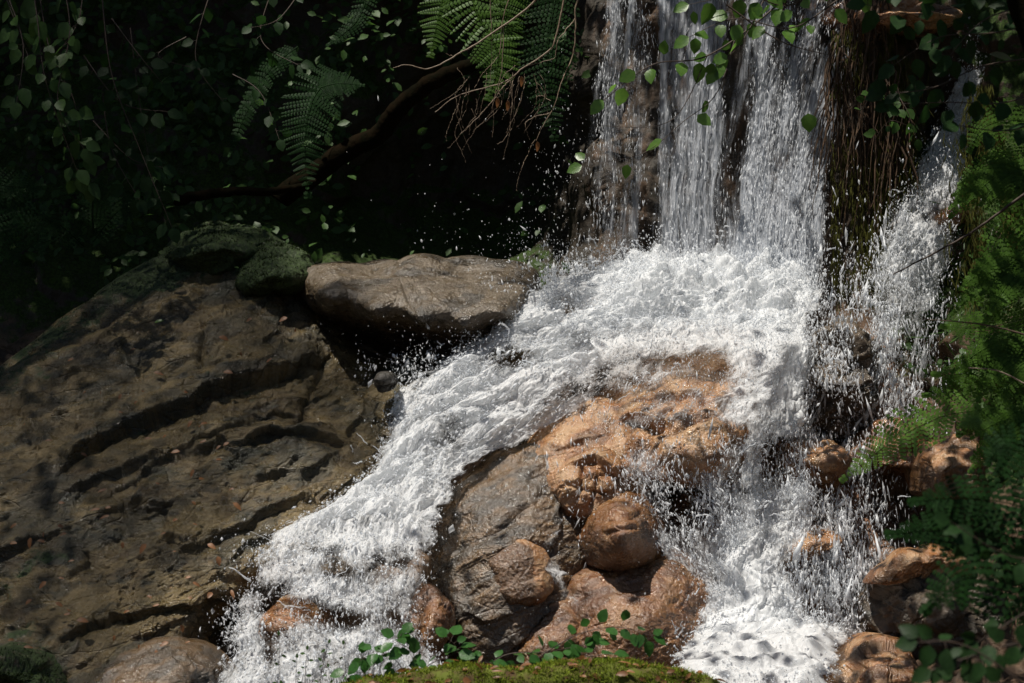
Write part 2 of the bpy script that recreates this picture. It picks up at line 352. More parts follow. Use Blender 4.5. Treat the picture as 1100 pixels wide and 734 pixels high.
# ------------------------------------------------------------------ rocks
ROCKS = []
def rock(name, outline, ctrl, Yb, mat, label=None, cat='rock', n=260, pw=3.0, amp=(0.035, 0.006, 0.0025), freq=(2.2, 9, 40), ledges=(), creases=(),
         strata=None, back=0.35, stain_shade=None, moss=None, seed=0, ctr=None, group=None, facet=0.035):
    O = np.array(outline, float)
    c = O.mean(0) if ctr is None else np.array(ctr, float)
    s = np.linspace(-1, 1, n); a, b = np.meshgrid(s, s, indexing='ij')
    big = np.abs(a) > np.abs(b); r = np.where(big, np.abs(a), np.abs(b))
    with np.errstate(divide='ignore', invalid='ignore'):
        th = np.where(big, (math.pi/4)*(b/np.where(a == 0, 1, a)), math.pi/2-(math.pi/4)*(a/np.where(b == 0, 1, b)))
    ang = np.where(big, np.where(a < 0, th+math.pi, th), np.where(b < 0, th+math.pi, th)); ang = np.where(r == 0, 0, ang)
    oa = np.unwrap(np.arctan2(O[:, 1]-c[1], O[:, 0]-c[0])); orr = np.hypot(O[:, 0]-c[0], O[:, 1]-c[1])
    if oa[-1] < oa[0]: oa = oa[::-1]; orr = orr[::-1]
    k = np.argsort(oa % (2*math.pi)); oa = (oa % (2*math.pi))[k]; orr = orr[k]
    aa = np.linspace(0, 2*math.pi, 721); R = np.interp(aa, np.concatenate([oa-2*math.pi, oa, oa+2*math.pi]), np.tile(orr, 3))
    ker = np.hanning(15); ker /= ker.sum(); R = np.convolve(np.concatenate([R[-21:-1], R, R[1:21]]), ker, 'same')[20:-20]
    RR = np.interp(ang % (2*math.pi), aa, R)
    px = c[0]+RR*r*np.cos(ang); py = c[1]+RR*r*np.sin(ang)
    Q = at(px, py, Yb); f = rbf(ctrl, 0.06); yf = np.clip(f(Q[..., 0], Q[..., 2]), min(k_[2] for k_ in ctrl)-0.04, None)
    w = np.clip(1-r**pw, 0, 1)**0.5
    P = Q.copy(); P[..., 1] = Yb+(np.minimum(yf, Yb-0.02)-Yb)*w
    sd = np.array([seed*3.1, seed*1.7, seed*5.3])
    def nrm(P):
        q = grid_normals(P); cc = P.mean((0, 1))+np.array([0, 0.3, 0]); return q*np.sign((q*(P-cc)).sum(-1).mean())
    nn = nrm(P); edge = sstep(0, 0.10, 1-r)*0.75+0.25
    d = amp[0]*fbm(P*freq[0]+sd, 4)+amp[1]*fbm(P*freq[1]+sd, 4, ridge=True)
    if facet:
        fr_, fs_ = (strata[0], (0.6, 1, 1.7)) if strata else (18, (0.85, 1, 1.25)); d = d+facets(P, 0.30, facet, seed, fs_, fr_)+facets(P, 0.11, facet*0.30, seed+50, fs_, fr_)+facets(P, 0.04, facet*0.11, seed+90, fs_, fr_)
    if strata:
        ang_, sp, A, wv = strata; t = math.radians(ang_)
        q = (P[..., 2]*math.cos(t)-P[..., 0]*math.sin(t))/sp+wv*fbm(P*1.3+sd, 3)+0.25*fbm(P*7+sd, 3)
        fr = q-np.floor(q); prof = (1-fr)*sstep(0, 0.14, fr)
        mod = sstep(-0.15, 0.35, fbm(P*np.array([1.2, 1.2, 2.0])+sd+30, 3))
        d = d+A*prof*mod
        q2 = q*2.7+fbm(P*4+sd, 2); fr = q2-np.floor(q2); d = d+0.3*A*(1-fr)*sstep(0, 0.2, fr)*(1-0.5*mod)
    ppx, ppy = pix(P); wob = 3.5*fbm(P*7+sd, 3) if name != 'rock_slab' else 11*fbm(P*2.5+sd, 3)+5*fbm(P*11+sd, 3)
    for poly, wd, A in ledges:                   # bulges above the line, recedes below it
        dist, side = seg_dist(ppx+wob, ppy+wob, poly); sg = dist*side
        xs = [p_[0] for p_ in poly]; lim = sstep(min(xs)-15, min(xs)+25, ppx)*(1-sstep(max(xs)-25, max(xs)+15, ppx))
        prof = np.where(sg < 0, np.exp(-(sg/(wd*2.2))**2), -0.9*np.exp(-((sg)/(wd))**2)*sstep(-0.1, 2.5, sg)+np.exp(-(sg/1.8)**2)*0.9)
        d = d+A*prof*lim
    for poly, wd, A in creases:
        dist, side = seg_dist(ppx+wob, ppy+wob, poly); d = d-A*np.exp(-(dist/wd)**2)
    P = P+nn*(d*edge)[..., None]; nn = nrm(P)
    P = P+nn*(edge*amp[2]*fbm(P*freq[2]+sd, 3, ridge=True))[..., None]
    nn = nrm(P); ppx, ppy = pix(P)
    st = np.zeros(px.shape) if stain_shade is None else stain_shade(ppx, ppy, nn)
    ms = np.zeros(px.shape) if moss is None else moss(ppx, ppy, nn)
    nb = 60; kk = np.linspace(0, n-1, nb).round().astype(int)
    B = P[np.ix_(kk, kk)].copy(); rb = r[np.ix_(kk, kk)]
    inner = at(px, py, Yb)[np.ix_(kk, kk)]; m_ = (rb < 0.999)[..., None]
    inner[..., 1] = Yb+back*np.sqrt(np.clip(1-rb**2.5, 0, 1)); B = np.where(m_, inner, B)
    V = np.concatenate([P.reshape(-1, 3), B.reshape(-1, 3)])
    tone = facets(P, 0.26 if name == 'rock_slab' else 0.16, 1.0, seed+33, (0.55, 1, 1.9) if strata else (0.8, 1, 1.3), strata[0] if strata else 15, 1.5)+0.5*facets(P, 0.07, 1.0, seed+44, (0.6, 1, 1.8) if strata else (0.8, 1, 1.3), strata[0] if strata else 15, 1.5)
    at_ = {'tone': np.concatenate([np.clip(tone, -1, 1).ravel(), np.zeros(nb*nb)]), 'stain_shade': np.concatenate([st.ravel(), np.zeros(nb*nb)]), 'moss': np.concatenate([ms.ravel(), np.zeros(nb*nb)])}
    ROCKS.append((P, nn, ms))
    o = mesh(name, V, [gridF(n, n), gridF(nb, nb, n*n)[:, ::-1]], mat, attrs=at_)
    if label: tag(o, label, cat, group)
    return o

def const(v): return lambda px, py, n: np.full(px.shape, v)
# sloping slab on the left
slab_out = [(-160, 860), (-160, 480), (-60, 440), (10, 400), (50, 360), (100, 320), (150, 285), (200, 262), (260, 262), (320, 275), (350, 335), (385, 375), (430, 392), (462, 420), (470, 470), (440, 520), (400, 555),
            (340, 580), (300, 610), (275, 650), (270, 700), (262, 770), (240, 860)]
slab_c = [(-160, 860, 8.2), (0, 734, 8.6), (150, 734, 8.6), (250, 734, 8.75), (-100, 500, 9.6), (0, 600, 9.1), (120, 600, 9.1), (220, 640, 8.95), (300, 560, 9.35), (60, 450, 9.9), (180, 470, 9.7), (300, 460, 9.8), (380, 470, 9.85), (440, 440, 10.0),
          (100, 340, 10.6), (200, 300, 10.8), (280, 340, 10.5), (340, 400, 10.15), (200, 380, 10.2), (390, 410, 10.15)]
L1 = [(70, 508), (100, 482), (150, 455), (200, 432), (250, 412), (300, 398), (345, 385)]
L2 = [(110, 530), (160, 500), (215, 472), (270, 448), (330, 425)]
L3 = [(150, 545), (200, 520), (250, 500), (300, 478)]
L4 = [(255, 478), (290, 462), (330, 466), (365, 480)]
L5 = [(150, 600), (200, 585), (250, 572), (300, 566)]
L6 = [(60, 690), (120, 668), (180, 655), (240, 640), (275, 628)]
L7 = [(0, 640), (50, 600), (110, 575), (170, 560)]
def hole_(a, b): return np.exp(-(a*a+b*b))
def slab_dark(px, py, n):  # mottled stain patches, darker on downward faces and at the upper end
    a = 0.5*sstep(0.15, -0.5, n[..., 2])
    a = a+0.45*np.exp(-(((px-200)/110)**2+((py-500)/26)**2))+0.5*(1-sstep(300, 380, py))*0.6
    b = 1.0*fbm(np.stack([px*0.012-py*0.006, py*0.03+px*0.014, 0*px], -1), 5, gain=0.65)
    return np.clip(a+b+0.12-0.5*hole_((px-250)/70, (py-600)/45)-0.3*hole_((px-200)/120, (py-385)/35), 0, 1)
def slab_moss(px, py, n):
    e = 0.95*np.exp(-(((px-245)/75)**2+((py-250)/34)**2))+0.8*np.exp(-(((px-150)/50)**2+((py-290)/24)**2))+0.75*np.exp(-(((px-20)/70)**2+((py-715)/40)**2))
    dist, s = seg_dist(px, py, [(0, 400), (50, 360), (100, 320), (150, 285), (200, 255), (260, 255)]); e = e+0.55*np.exp(-(dist/45)**2)
    dist, s = seg_dist(px, py, [(0, 640), (40, 600), (75, 590)]); e = e+0.55*np.exp(-(dist/14)**2)
    e = e+0.55*sstep(0.15, 0.5, fbm(np.stack([px*0.016+3, py*0.03+px*0.014, 0*px+4], -1), 4))
    return np.clip(e, 0, 1)
rock('rock_slab', slab_out, slab_c, 11.1, M_slab, 'broad sloping brown rock slab with diagonal ledges and leaf litter, left of the cascade', 'rock slab', n=640, pw=10,
     amp=(0.07, 0.008, 0.003), freq=(1.9, 8, 34), ctr=(180, 560), strata=(33, 0.31, 0.014, 1.5), facet=0.042,
     ledges=[(L1, 11, 0.065), (L2, 6, 0.018), (L4, 8, 0.045), (L6, 6, 0.03)],
     creases=[([(345, 400), (325, 425), (315, 450)], 4, 0.03), ([(220, 350), (212, 395)], 3, 0.03)], stain_shade=slab_dark, moss=slab_moss, back=0.3, seed=2)
# mossy mounds at the slab's head
rock('mossy_boulder', [(256, 305), (255, 285), (275, 271), (305, 267), (335, 280), (342, 300), (300, 312)], [(295, 292, 10.45), (265, 295, 10.6), (330, 295, 10.6), (295, 274, 10.75)], 10.95, M_bank,
     'small rounded boulder cushioned in bright green moss beside the ledge boulder', 'boulder', n=150, moss=const(1.0), seed=5)
rock('mossy_boulder', [(172, 275), (185, 262), (205, 251), (250, 245), (290, 252), (312, 270), (280, 290), (205, 290)], [(235, 265, 10.75), (190, 270, 10.9), (290, 270, 10.8), (235, 254, 11.1)], 11.4, M_bank,
     'wide low moss cushion on a boulder at the dark upper end of the slab', 'boulder', n=170, moss=const(0.85), seed=6)
# ledge boulder
rock('ledge_boulder', [(311, 298), (322, 290), (345, 286), (390, 284), (430, 281), (480, 279), (530, 279), (562, 282), (578, 292), (580, 310), (574, 332), (560, 352), (532, 372), (490, 388), (430, 390), (385, 375), (350, 348), (322, 314)],
     [(320, 302, 10.72), (330, 292, 10.7), (400, 284, 10.78), (500, 282, 10.78), (570, 288, 10.7), (340, 312, 10.4), (400, 325, 10.1), (450, 332, 10.05), (500, 338, 10.03), (550, 330, 10.15), (575, 315, 10.3),
      (400, 341, 10.13), (450, 349, 10.08), (500, 353, 10.06), (545, 346, 10.15), (400, 356, 10.75), (450, 364, 10.78), (500, 368, 10.78), (545, 361, 10.8), (420, 380, 11.0), (500, 385, 11.0), (355, 328, 10.3), (362, 342, 10.7)],
     11.1, M_ledge, 'flat topped brown ledge boulder overhanging a black hollow, left of the falls', 'boulder', n=420, pw=14, amp=(0.006, 0.004, 0.0025), freq=(2.6, 11, 46), facet=0.014, ctr=(450, 325), seed=9,
     creases=[([(400, 290), (470, 296), (540, 287)], 2.5, 0.012), ([(430, 300), (445, 335)], 2, 0.012)], stain_shade=lambda px, py, n: 0.3+0.35*sstep(560, 585, px)+0*px, back=0.3)
# submerged and half submerged stones of the left cascade
rock('cascade_rock', [(385, 500), (382, 450), (392, 410), (430, 392), (470, 405), (480, 440), (472, 480), (440, 505)], [(425, 445, 9.85), (400, 470, 9.95), (460, 440, 10.05), (430, 410, 10.2)], 10.5, M_slab,
     'dark brown wet rock face under thin trickles beside the ledge boulder hollow', 'rock', n=200, seed=12, pw=4, stain_shade=lambda px, py, n: 0.25+0.5*(1-sstep(395, 430, py)))
rock('cobble', [(403, 408), (406, 401), (414, 399), (424, 402), (427, 411), (423, 418), (412, 420), (405, 416)], [(414, 409, 9.83), (406, 409, 9.87), (424, 409, 9.87)], 9.92, M_bank,
     'small dark round cobble perched below the ledge boulder hollow', 'stone', n=60, stain_shade=const(0.9), amp=(0.008, 0.003, 0.001), seed=13, back=0.06)
rock('cascade_rock', [(515, 395), (520, 372), (545, 362), (572, 372), (582, 392), (560, 405), (530, 406)], [(550, 382, 10.2), (525, 390, 10.35), (575, 385, 10.35)], 10.6, M_slab,
     'low olive brown stone in the foam under the right end of the ledge boulder', 'rock', n=120, seed=14)
rock('cascade_rock', [(470, 545), (500, 515), (560, 478), (600, 452), (640, 430), (662, 425), (650, 452), (600, 485), (550, 515), (500, 545)], [(560, 495, 10.0), (500, 530, 9.8), (620, 450, 10.2)], 10.5, M_gray,
     'long narrow gray rock rib edging the white cascade above the ochre outcrop', 'rock', n=200, seed=15)
rock('cascade_rock', [(322, 628), (330, 612), (365, 604), (392, 606), (398, 620), (375, 632), (345, 640)], [(360, 618, 8.95), (335, 625, 9.05), (388, 615, 9.05)], 9.3, M_bank, 'flat dark stone showing through thin foam low in the left cascade', 'rock', n=110, seed=16)
rock('cascade_rock', [(285, 690), (290, 655), (310, 640), (345, 650), (360, 680), (350, 720), (310, 730)], [(320, 680, 8.75), (295, 690, 8.9), (350, 690, 8.9)], 9.2, M_orange, 'ochre stone under shallow white water at the foot of the left cascade', 'rock', n=140, seed=17)
rock('cascade_rock', [(440, 700), (442, 650), (455, 625), (475, 640), (480, 690), (468, 715)], [(460, 670, 8.9), (450, 690, 8.95)], 9.2, M_rust, 'narrow brown wet stone between foam and gray boulder near the bottom plants', 'rock', n=120, seed=18)
# central outcrop
def st_gray(px, py, n): return np.clip(0.2+0.4*sstep(0.1, -0.5, n[..., 2]), 0, 1)  # darker on downward faces
rock('outcrop_boulder', [(462, 600), (464, 555), (480, 528), (520, 500), (560, 478), (600, 470), (640, 500), (650, 560), (640, 620), (610, 690), (560, 725), (500, 722), (470, 690), (461, 640)],
     [(480, 570, 9.5), (520, 530, 9.5), (570, 500, 9.55), (530, 580, 9.3), (490, 640, 9.25), (540, 640, 9.2), (580, 600, 9.35), (600, 540, 9.5), (520, 700, 9.15), (600, 650, 9.3)], 10.0, M_gray,
     'large gray brown wet boulder with slanting grain, left base of the central outcrop', 'boulder', n=420, pw=4, amp=(0.04, 0.006, 0.0025), freq=(2.4, 10, 40), facet=0.02, seed=21,
     strata=(28, 0.16, 0.004, 0.8), creases=[([(490, 590), (530, 572), (565, 548)], 5, 0.02)], stain_shade=st_gray)
rock('outcrop_boulder', [(518, 582), (535, 571), (560, 569), (578, 580), (586, 610), (584, 640), (570, 650), (545, 640), (530, 610)], [(555, 600, 9.21), (530, 585, 9.29), (578, 610, 9.23), (560, 575, 9.27), (560, 635, 9.18)], 9.5, M_orange,
     'small arched boulder with pale orange rim set in the gray boulder', 'boulder', n=180, pw=6, amp=(0.025, 0.004, 0.002), seed=22, facet=0.02, stain_shade=lambda px, py, n: 1.3*sstep(574, 588, py-0.25*(px-545))*(1-sstep(568, 578, px)))
rock('outcrop_boulder', [(560, 490), (575, 465), (610, 440), (640, 425), (680, 440), (700, 480), (690, 540), (660, 580), (610, 580), (575, 540)],
     [(600, 480, 9.65), (640, 460, 9.75), (650, 510, 9.5), (610, 530, 9.45), (590, 560, 9.5), (670, 550, 9.5)], 10.1, M_orange,
     'cracked ochre boulder in the middle of the outcrop behind the nose shaped rock', 'boulder', n=320, pw=4, amp=(0.045, 0.005, 0.002), facet=0.022, seed=23,
     ledges=[([(615, 500), (640, 497), (665, 512)], 8, 0.035), ([(600, 480), (640, 470)], 6, 0.02)], creases=[([(625, 505), (622, 535)], 2.5, 0.03), ([(640, 515), (636, 545)], 2.5, 0.025), ([(612, 522), (650, 530)], 2.5, 0.025)], stain_shade=lambda px, py, n: 0.75*sstep(545, 570, py)+0.3*sstep(0, -0.4, n[..., 2]))  # darker low down and on downward faces
rock('outcrop_boulder', [(640, 430), (660, 405), (690, 385), (740, 372), (790, 378), (812, 405), (814, 450), (808, 490), (796, 520), (770, 535), (720, 528), (680, 512), (655, 500), (640, 470)],
     [(665, 430, 9.95), (700, 400, 10.05), (750, 390, 10.1), (795, 400, 10.05), (680, 460, 9.7), (720, 450, 9.65), (770, 450, 9.6), (800, 460, 9.75), (700, 485, 9.6), (760, 490, 9.5), (795, 500, 9.7), (690, 500, 9.7), (740, 512, 9.6), (740, 526, 9.9)], 10.4, M_orange,
     'topmost ochre boulder of the outcrop, splashed by the fall and overhanging a dark gap', 'boulder', n=420, pw=5, amp=(0.045, 0.005, 0.002), facet=0.025, seed=24,
     ledges=[([(655, 462), (680, 450), (705, 455), (722, 440)], 9, 0.05), ([(700, 430), (740, 425), (790, 435)], 8, 0.025), ([(665, 495), (710, 497), (740, 508), (790, 500)], 10, 0.07)],
     creases=[([(745, 440), (770, 420)], 5, 0.03), ([(722, 470), (760, 450)], 4, 0.025)], stain_shade=lambda px, py, n: 0.65*sstep(485, 530, py)+0.3*sstep(740, 815, px))  # shade painted into the overhang and the right side
rock('outcrop_boulder', [(622, 545), (645, 526), (680, 523), (706, 540), (715, 570), (708, 596), (682, 612), (650, 612), (622, 600), (608, 572)], [(668, 560, 9.12), (640, 560, 9.25), (700, 570, 9.3), (670, 590, 9.13), (668, 530, 9.38), (690, 600, 9.3), (625, 585, 9.35)], 9.8, M_rust,
     'smooth nose shaped reddish boulder bulging from the centre of the outcrop', 'boulder', n=260, pw=3.6, amp=(0.03, 0.005, 0.002), facet=0.014, seed=25, stain_shade=lambda px, py, n: 0.95*sstep(-10, 30, (py-585)-(px-650)*0.55)*(1-sstep(690, 700, px)),  # dark lower left: wet rock plus painted underside shade
     creases=[([(655, 562), (685, 552)], 3, 0.015), ([(650, 575), (680, 566)], 3, 0.015)])
rock('outcrop_boulder', [(590, 645), (605, 612), (645, 604), (690, 592), (728, 586), (758, 608), (776, 650), (772, 690), (744, 724), (690, 735), (640, 730), (598, 700)],
     [(640, 640, 9.16), (700, 615, 9.22), (745, 650, 9.2), (690, 670, 9.02), (640, 690, 9.06), (740, 700, 9.12)], 9.7, M_rust,
     'big rounded rust brown boulder at the foot of the outcrop above the bottom plants', 'boulder', n=320, pw=3.5, amp=(0.02, 0.006, 0.003), freq=(2.6, 8, 36), facet=0.012, seed=26, stain_shade=lambda px, py, n: 0.55*sstep(735, 770, px), creases=[([(615, 640), (690, 632), (745, 660)], 5, 0.012)])
rock('outcrop_boulder', [(560, 660), (575, 640), (600, 640), (625, 660), (630, 700), (600, 722), (565, 715)], [(595, 680, 9.16), (570, 680, 9.22)], 9.5, M_rust, 'low dark red stone wedged between gray boulder and rust boulder', 'boulder', n=160, seed=27, stain_shade=const(0.4))
rock('outcrop_boulder', [(655, 505), (700, 515), (760, 525), (790, 515), (800, 560), (785, 620), (770, 660), (740, 640), (700, 600), (690, 560), (660, 540)], [(720, 560, 9.8), (760, 570, 9.75), (760, 620, 9.6), (700, 535, 9.95), (780, 540, 9.9)], 10.3, M_rust,
     'dark wet brown rock under strings of falling water, right side of the outcrop', 'boulder', n=260, seed=28, pw=4, stain_shade=const(0.55))
# right cascade and bank stones
rock('cascade_rock', [(832, 505), (840, 480), (870, 472), (900, 482), (905, 515), (880, 545), (845, 540)], [(868, 500, 9.6), (845, 508, 9.72), (895, 508, 9.75)], 10.2, M_orange, 'pinkish ochre stone veiled in spray between the two cascades', 'rock', n=160, seed=31)
rock('cascade_rock', [(830, 625), (825, 590), (850, 570), (885, 562), (905, 580), (900, 610), (870, 640), (845, 642)], [(865, 596, 9.3), (840, 605, 9.42), (890, 595, 9.45)], 9.9, M_orange, 'pale ochre stone washed by white water low in the right cascade', 'rock', n=160, seed=32)
rock('cascade_rock', [(850, 440), (855, 390), (880, 350), (915, 345), (940, 380), (945, 430), (920, 470), (870, 475)], [(895, 400, 10.1), (870, 430, 10.15), (925, 420, 10.2), (900, 455, 10.05)], 10.6, M_bank, 'dark brown knobbly rock right of the main fall behind flying drops', 'rock', n=240, seed=33, facet=0.1, stain_shade=const(0.35))
rock('cascade_rock', [(905, 480), (930, 460), (965, 455), (985, 480), (980, 530), (950, 560), (915, 540)], [(945, 500, 9.8), (920, 500, 9.95), (970, 500, 9.95)], 10.3, M_rust, 'reddish wet rock behind the long pale fern tip', 'rock', n=160, seed=34, facet=0.06)
rock('cascade_rock', [(985, 235), (992, 220), (1010, 212), (1028, 220), (1032, 240), (1015, 252), (995, 250)], [(1010, 232, 10.55), (995, 235, 10.65)], 10.9, M_rust, 'small rounded pink brown stone poking from the small right fall', 'rock', n=100, seed=35)
rock('bank_boulder', [(975, 505), (985, 482), (1010, 474), (1042, 478), (1050, 500), (1045, 522), (1010, 530), (980, 528)], [(1010, 492, 9.2), (985, 500, 9.3), (1040, 495, 9.35), (1010, 479, 9.5), (1010, 515, 9.25)], 9.8, M_orange, 'yellowish flat boulder on the right bank just behind the pale fern frond', 'boulder', n=200, seed=36, facet=0.05,
     stain_shade=lambda px, py, n: 0.85*sstep(496, 504, py), amp=(0.02, 0.004, 0.003))  # front face below the lit top carries painted shade
rock('bank_boulder', [(918, 640), (935, 615), (965, 598), (1000, 588), (1040, 600), (1060, 640), (1040, 690), (990, 700), (950, 690), (930, 670)], [(950, 625, 9.1), (990, 605, 9.2), (1030, 620, 9.1), (960, 660, 9.15), (1010, 660, 8.95), (1000, 685, 9.1)], 9.7, M_bank, 'dark brown blocky boulder with a yellow top edge on the right bank', 'boulder', n=280, seed=37, facet=0.07, pw=5)
rock('bank_boulder', [(925, 628), (950, 604), (985, 590), (1020, 590), (1045, 610), (1030, 622), (985, 612), (955, 622)], [(985, 600, 8.98), (940, 618, 9.05), (1030, 605, 9.05)], 9.25, M_orange, 'thin yellow ochre slab lying on top of the dark blocky boulder', 'boulder', n=160, seed=38, amp=(0.02, 0.01, 0.004), back=0.15)
rock('pool_boulder', [(888, 722), (905, 700), (920, 686), (950, 684), (968, 688), (972, 715), (962, 745), (930, 752), (893, 748)], [(930, 705, 8.6), (905, 715, 8.7), (958, 700, 8.75), (925, 690, 8.85), (930, 735, 8.6)], 9.1, M_orange, 'angular ochre boulder at the edge of the foaming pool, bottom right', 'boulder', n=220, seed=39, facet=0.05, pw=5,
     amp=(0.02, 0.004, 0.003), creases=[([(915, 712), (945, 722), (965, 700)], 3, 0.015)])
rock('mossy_boulder', [(98, 745), (110, 715), (150, 695), (200, 688), (235, 700), (258, 730), (262, 790), (100, 790)], [(180, 715, 8.25), (120, 735, 8.35), (240, 735, 8.4), (180, 695, 8.45), (180, 770, 8.2)], 8.8, M_gray, 'rounded dark boulder with brown top at the bottom edge, left of the cascade', 'boulder', n=260, seed=40, moss=const(0.22), stain_shade=const(0.4))
rock('mossy_boulder', [(-40, 790), (-40, 705), (0, 690), (45, 690), (80, 712), (95, 760), (90, 800)], [(30, 730, 8.2), (-30, 730, 8.3), (80, 750, 8.4)], 8.8, M_bank, 'bottom left corner boulder covered with green leafy moss', 'boulder', n=200, seed=41, moss=const(0.75))

# ------------------------------------------------------------------ water
def cat(Cs, t):
    """Catmull-Rom through rows Cs at t in 0..n-1"""
    Cs = np.asarray(Cs, float); n = len(Cs); i = np.clip(np.floor(t).astype(int), 0, n-2); f = (t-i)[:, None]
    p0, p1, p2, p3 = Cs[np.clip(i-1, 0, n-1)], Cs[i], Cs[i+1], Cs[np.clip(i+2, 0, n-1)]
    return 0.5*((2*p1)+(-p0+p2)*f+(2*p0-5*p1+4*p2-p3)*f**2+(-p0+3*p1-3*p2+p3)*f**3)
WATER = {}
def water(name, secs, nu, nv, mat, label, dens=1.0, amp=0.04, fr=5.0, st=2.0, edge=0.12, bulge=0.06, seed=0, dfun=None, kind='foam', endfade=(0.0, 0.0)):
    """secs: rows (pxL, pyL, YL, pxR, pyR, YR) along the flow"""
    S = cat(np.array(secs, float), np.linspace(0, len(secs)-1, nv))
    u = np.linspace(0, 1, nu)[:, None]; vv = np.linspace(0, 1, nv)*len(secs); wv = 9.0 if kind == 'foam' else 2.0
    for cc_, o_ in ((0, 3.3), (3, 8.8)): S[:, cc_] += wv*fbm(np.stack([vv*1.3, vv*0+o_+seed, vv*0], -1), 4, gain=0.7)*2
    A = S[None, :, :3]; B = S[None, :, 3:]
    Q = A*(1-u[..., None])+B*u[..., None]; P = at(Q[..., 0], Q[..., 1], Q[..., 2])
    wid = np.linalg.norm(P[-1]-P[0], axis=-1); mid = P[nu//2]; lv = np.concatenate([[0], np.cumsum(np.linalg.norm(np.diff(mid, axis=0), axis=-1))])
    fu = (u-0.5)*wid.mean()*0.5+(u-0.5)*wid[None]*0.5; fv = lv[None]+0*fu; FL = np.stack([fu+seed*3.7, fv, 0*fu+seed], -1)
    n = grid_normals(P); n = np.where(n[..., 1:2] > 0, -n, n)
    FL = FL+np.stack([0.03*fbm(FL*np.array([4, 1.5, 1]), 3)+0.010*fbm(FL*np.array([20, 7, 1])+3, 2), 0.03*fbm(FL*4+7, 2), 0*fu], -1); C = FL*np.array([fr, fr/st, 1]); C = C+0.35*np.stack([fbm(C*0.7+5, 2), fbm(C*0.7+9, 2), 0*fu], -1)
    if kind == 'foam':
        d = amp*fbm(C, 4, gain=0.48, bil=True)+amp*0.7*fbm(C*0.35+3, 2)+amp*0.12*fbm(C*6, 2)
    else:
        d = amp*fbm(C, 4, gain=0.6)
    d = (d+bulge)*((0.1+0.9*sstep(0, 0.22, np.minimum(u, 1-u))) if kind == 'foam' else 1)
    P = P+n*d[..., None]
    e = (np.minimum(u, 1-u)+edge*(2.0 if kind == 'foam' else 0.8)*fbm(FL*np.array([6, 4, 1] if kind == 'foam' else [5, 1.5, 1])+11, 4, gain=0.65))/edge; v = np.linspace(0, 1, nv)[None]
    D = dens*np.clip(e, 0, 1)**0.6; D = D+(0.42*fbm(FL*np.array([7, 4.5, 1])+21, 4, gain=0.65)*1.2*np.clip(e, 0, 1) if kind == 'foam' else 0)
    if endfade[0]: D = D*sstep(0, endfade[0], v)
    if endfade[1]: D = D*sstep(0, endfade[1], 1-v)
    ppx, ppy = pix(P)
    if dfun is not None: D = D*dfun(ppx, ppy, u+0*v, v+0*u, FL)
    o = mesh(name, P, gridF(nu, nv), mat, attrs={'cover': D.ravel(), 'flowco': FL.reshape(-1, 3)})
    tag(o, label, 'waterfall' if kind == 'curtain' else 'white water', kind='structure')
    WATER[label] = (P, n, D, FL); return o

# curtains of the main fall (top edge beyond the frame)
def hole(cx, cy, rx, ry, a=1.0):
    return lambda px, py: a*np.exp(-(((px-cx)/rx)**2+((py-cy)/ry)**2))
def df1(px, py, u, v, FL): return 0.66+0.2*fbm(FL*np.array([7, 0.9, 1]), 3)
def df2(px, py, u, v, FL):
    h = 0.6*hole(788, 60, 14, 80)(px, py)+0.35*hole(782, 200, 14, 70)(px, py)+0.4*hole(800, 130, 8, 60)(px, py)+0.6*hole(700, 230, 12, 45)(px, py)
    return np.clip(0.86+0.30*fbm(FL*np.array([6, 0.8, 1])+4, 3)-h, 0, 1.2)
def df3(px, py, u, v, FL): return np.clip(0.9+0.15*fbm(FL*np.array([6, 1.2, 1])+8, 3)+0.15*sstep(150, 280, py)-0.35*(1-sstep(20, 140, py)), 0, 1.3)
TOP = -70
water('waterfall', [(650, TOP, 11.35, 705, TOP, 11.35), (642, 0, 10.98, 704, 0, 10.98), (630, 110, 10.88, 700, 110, 10.88), (622, 210, 10.85, 698, 210, 10.85), (618, 310, 10.85, 700, 310, 10.85)], 150, 520, M_curtain,
      'thin broken veil of water at the left side of the main fall', dens=1.0, amp=0.03, fr=14, st=9, bulge=0.0, seed=1, dfun=df1, kind='curtain', edge=0.3)
water('waterfall', [(700, TOP, 11.5, 850, TOP, 11.5), (702, 0, 11.1, 840, 0, 11.05), (704, 110, 11.0, 822, 110, 10.95), (700, 210, 10.9, 815, 210, 10.85), (694, 320, 10.75, 815, 320, 10.75)], 260, 520, M_curtain,
      'middle curtain of the main fall with dark gaps between strands', dens=1.0, amp=0.045, fr=13, st=9, bulge=0.03, seed=2, dfun=df2, kind='curtain', edge=0.06)
water('waterfall', [(800, TOP, 11.4, 955, TOP, 11.3), (812, 0, 10.95, 940, 0, 10.9), (806, 90, 10.85, 918, 90, 10.8), (795, 180, 10.8, 893, 180, 10.75), (786, 260, 10.7, 888, 260, 10.65), (780, 335, 10.6, 880, 340, 10.55)], 260, 540, M_curtain,
      'dense white right curtain of the main fall', dens=1.0, amp=0.05, fr=12, st=6, bulge=0.05, seed=3, dfun=df3, kind='curtain', edge=0.09)
water('waterfall', [(640, TOP, 11.45, 958, TOP, 11.35), (632, 0, 11.12, 945, 0, 11.0), (626, 110, 11.04, 925, 110, 10.9), (618, 210, 10.97, 900, 210, 10.82), (612, 315, 10.88, 895, 315, 10.72)], 360, 520, M_curtain,
      'sheer film of water clinging to the rock behind the main strands', amp=0.03, fr=13, st=9, bulge=0.0, seed=13, dfun=lambda px, py, u, v, FL: 0.40+0.34*fbm(FL*np.array([8, 0.8, 1]), 3), kind='curtain', edge=0.05)
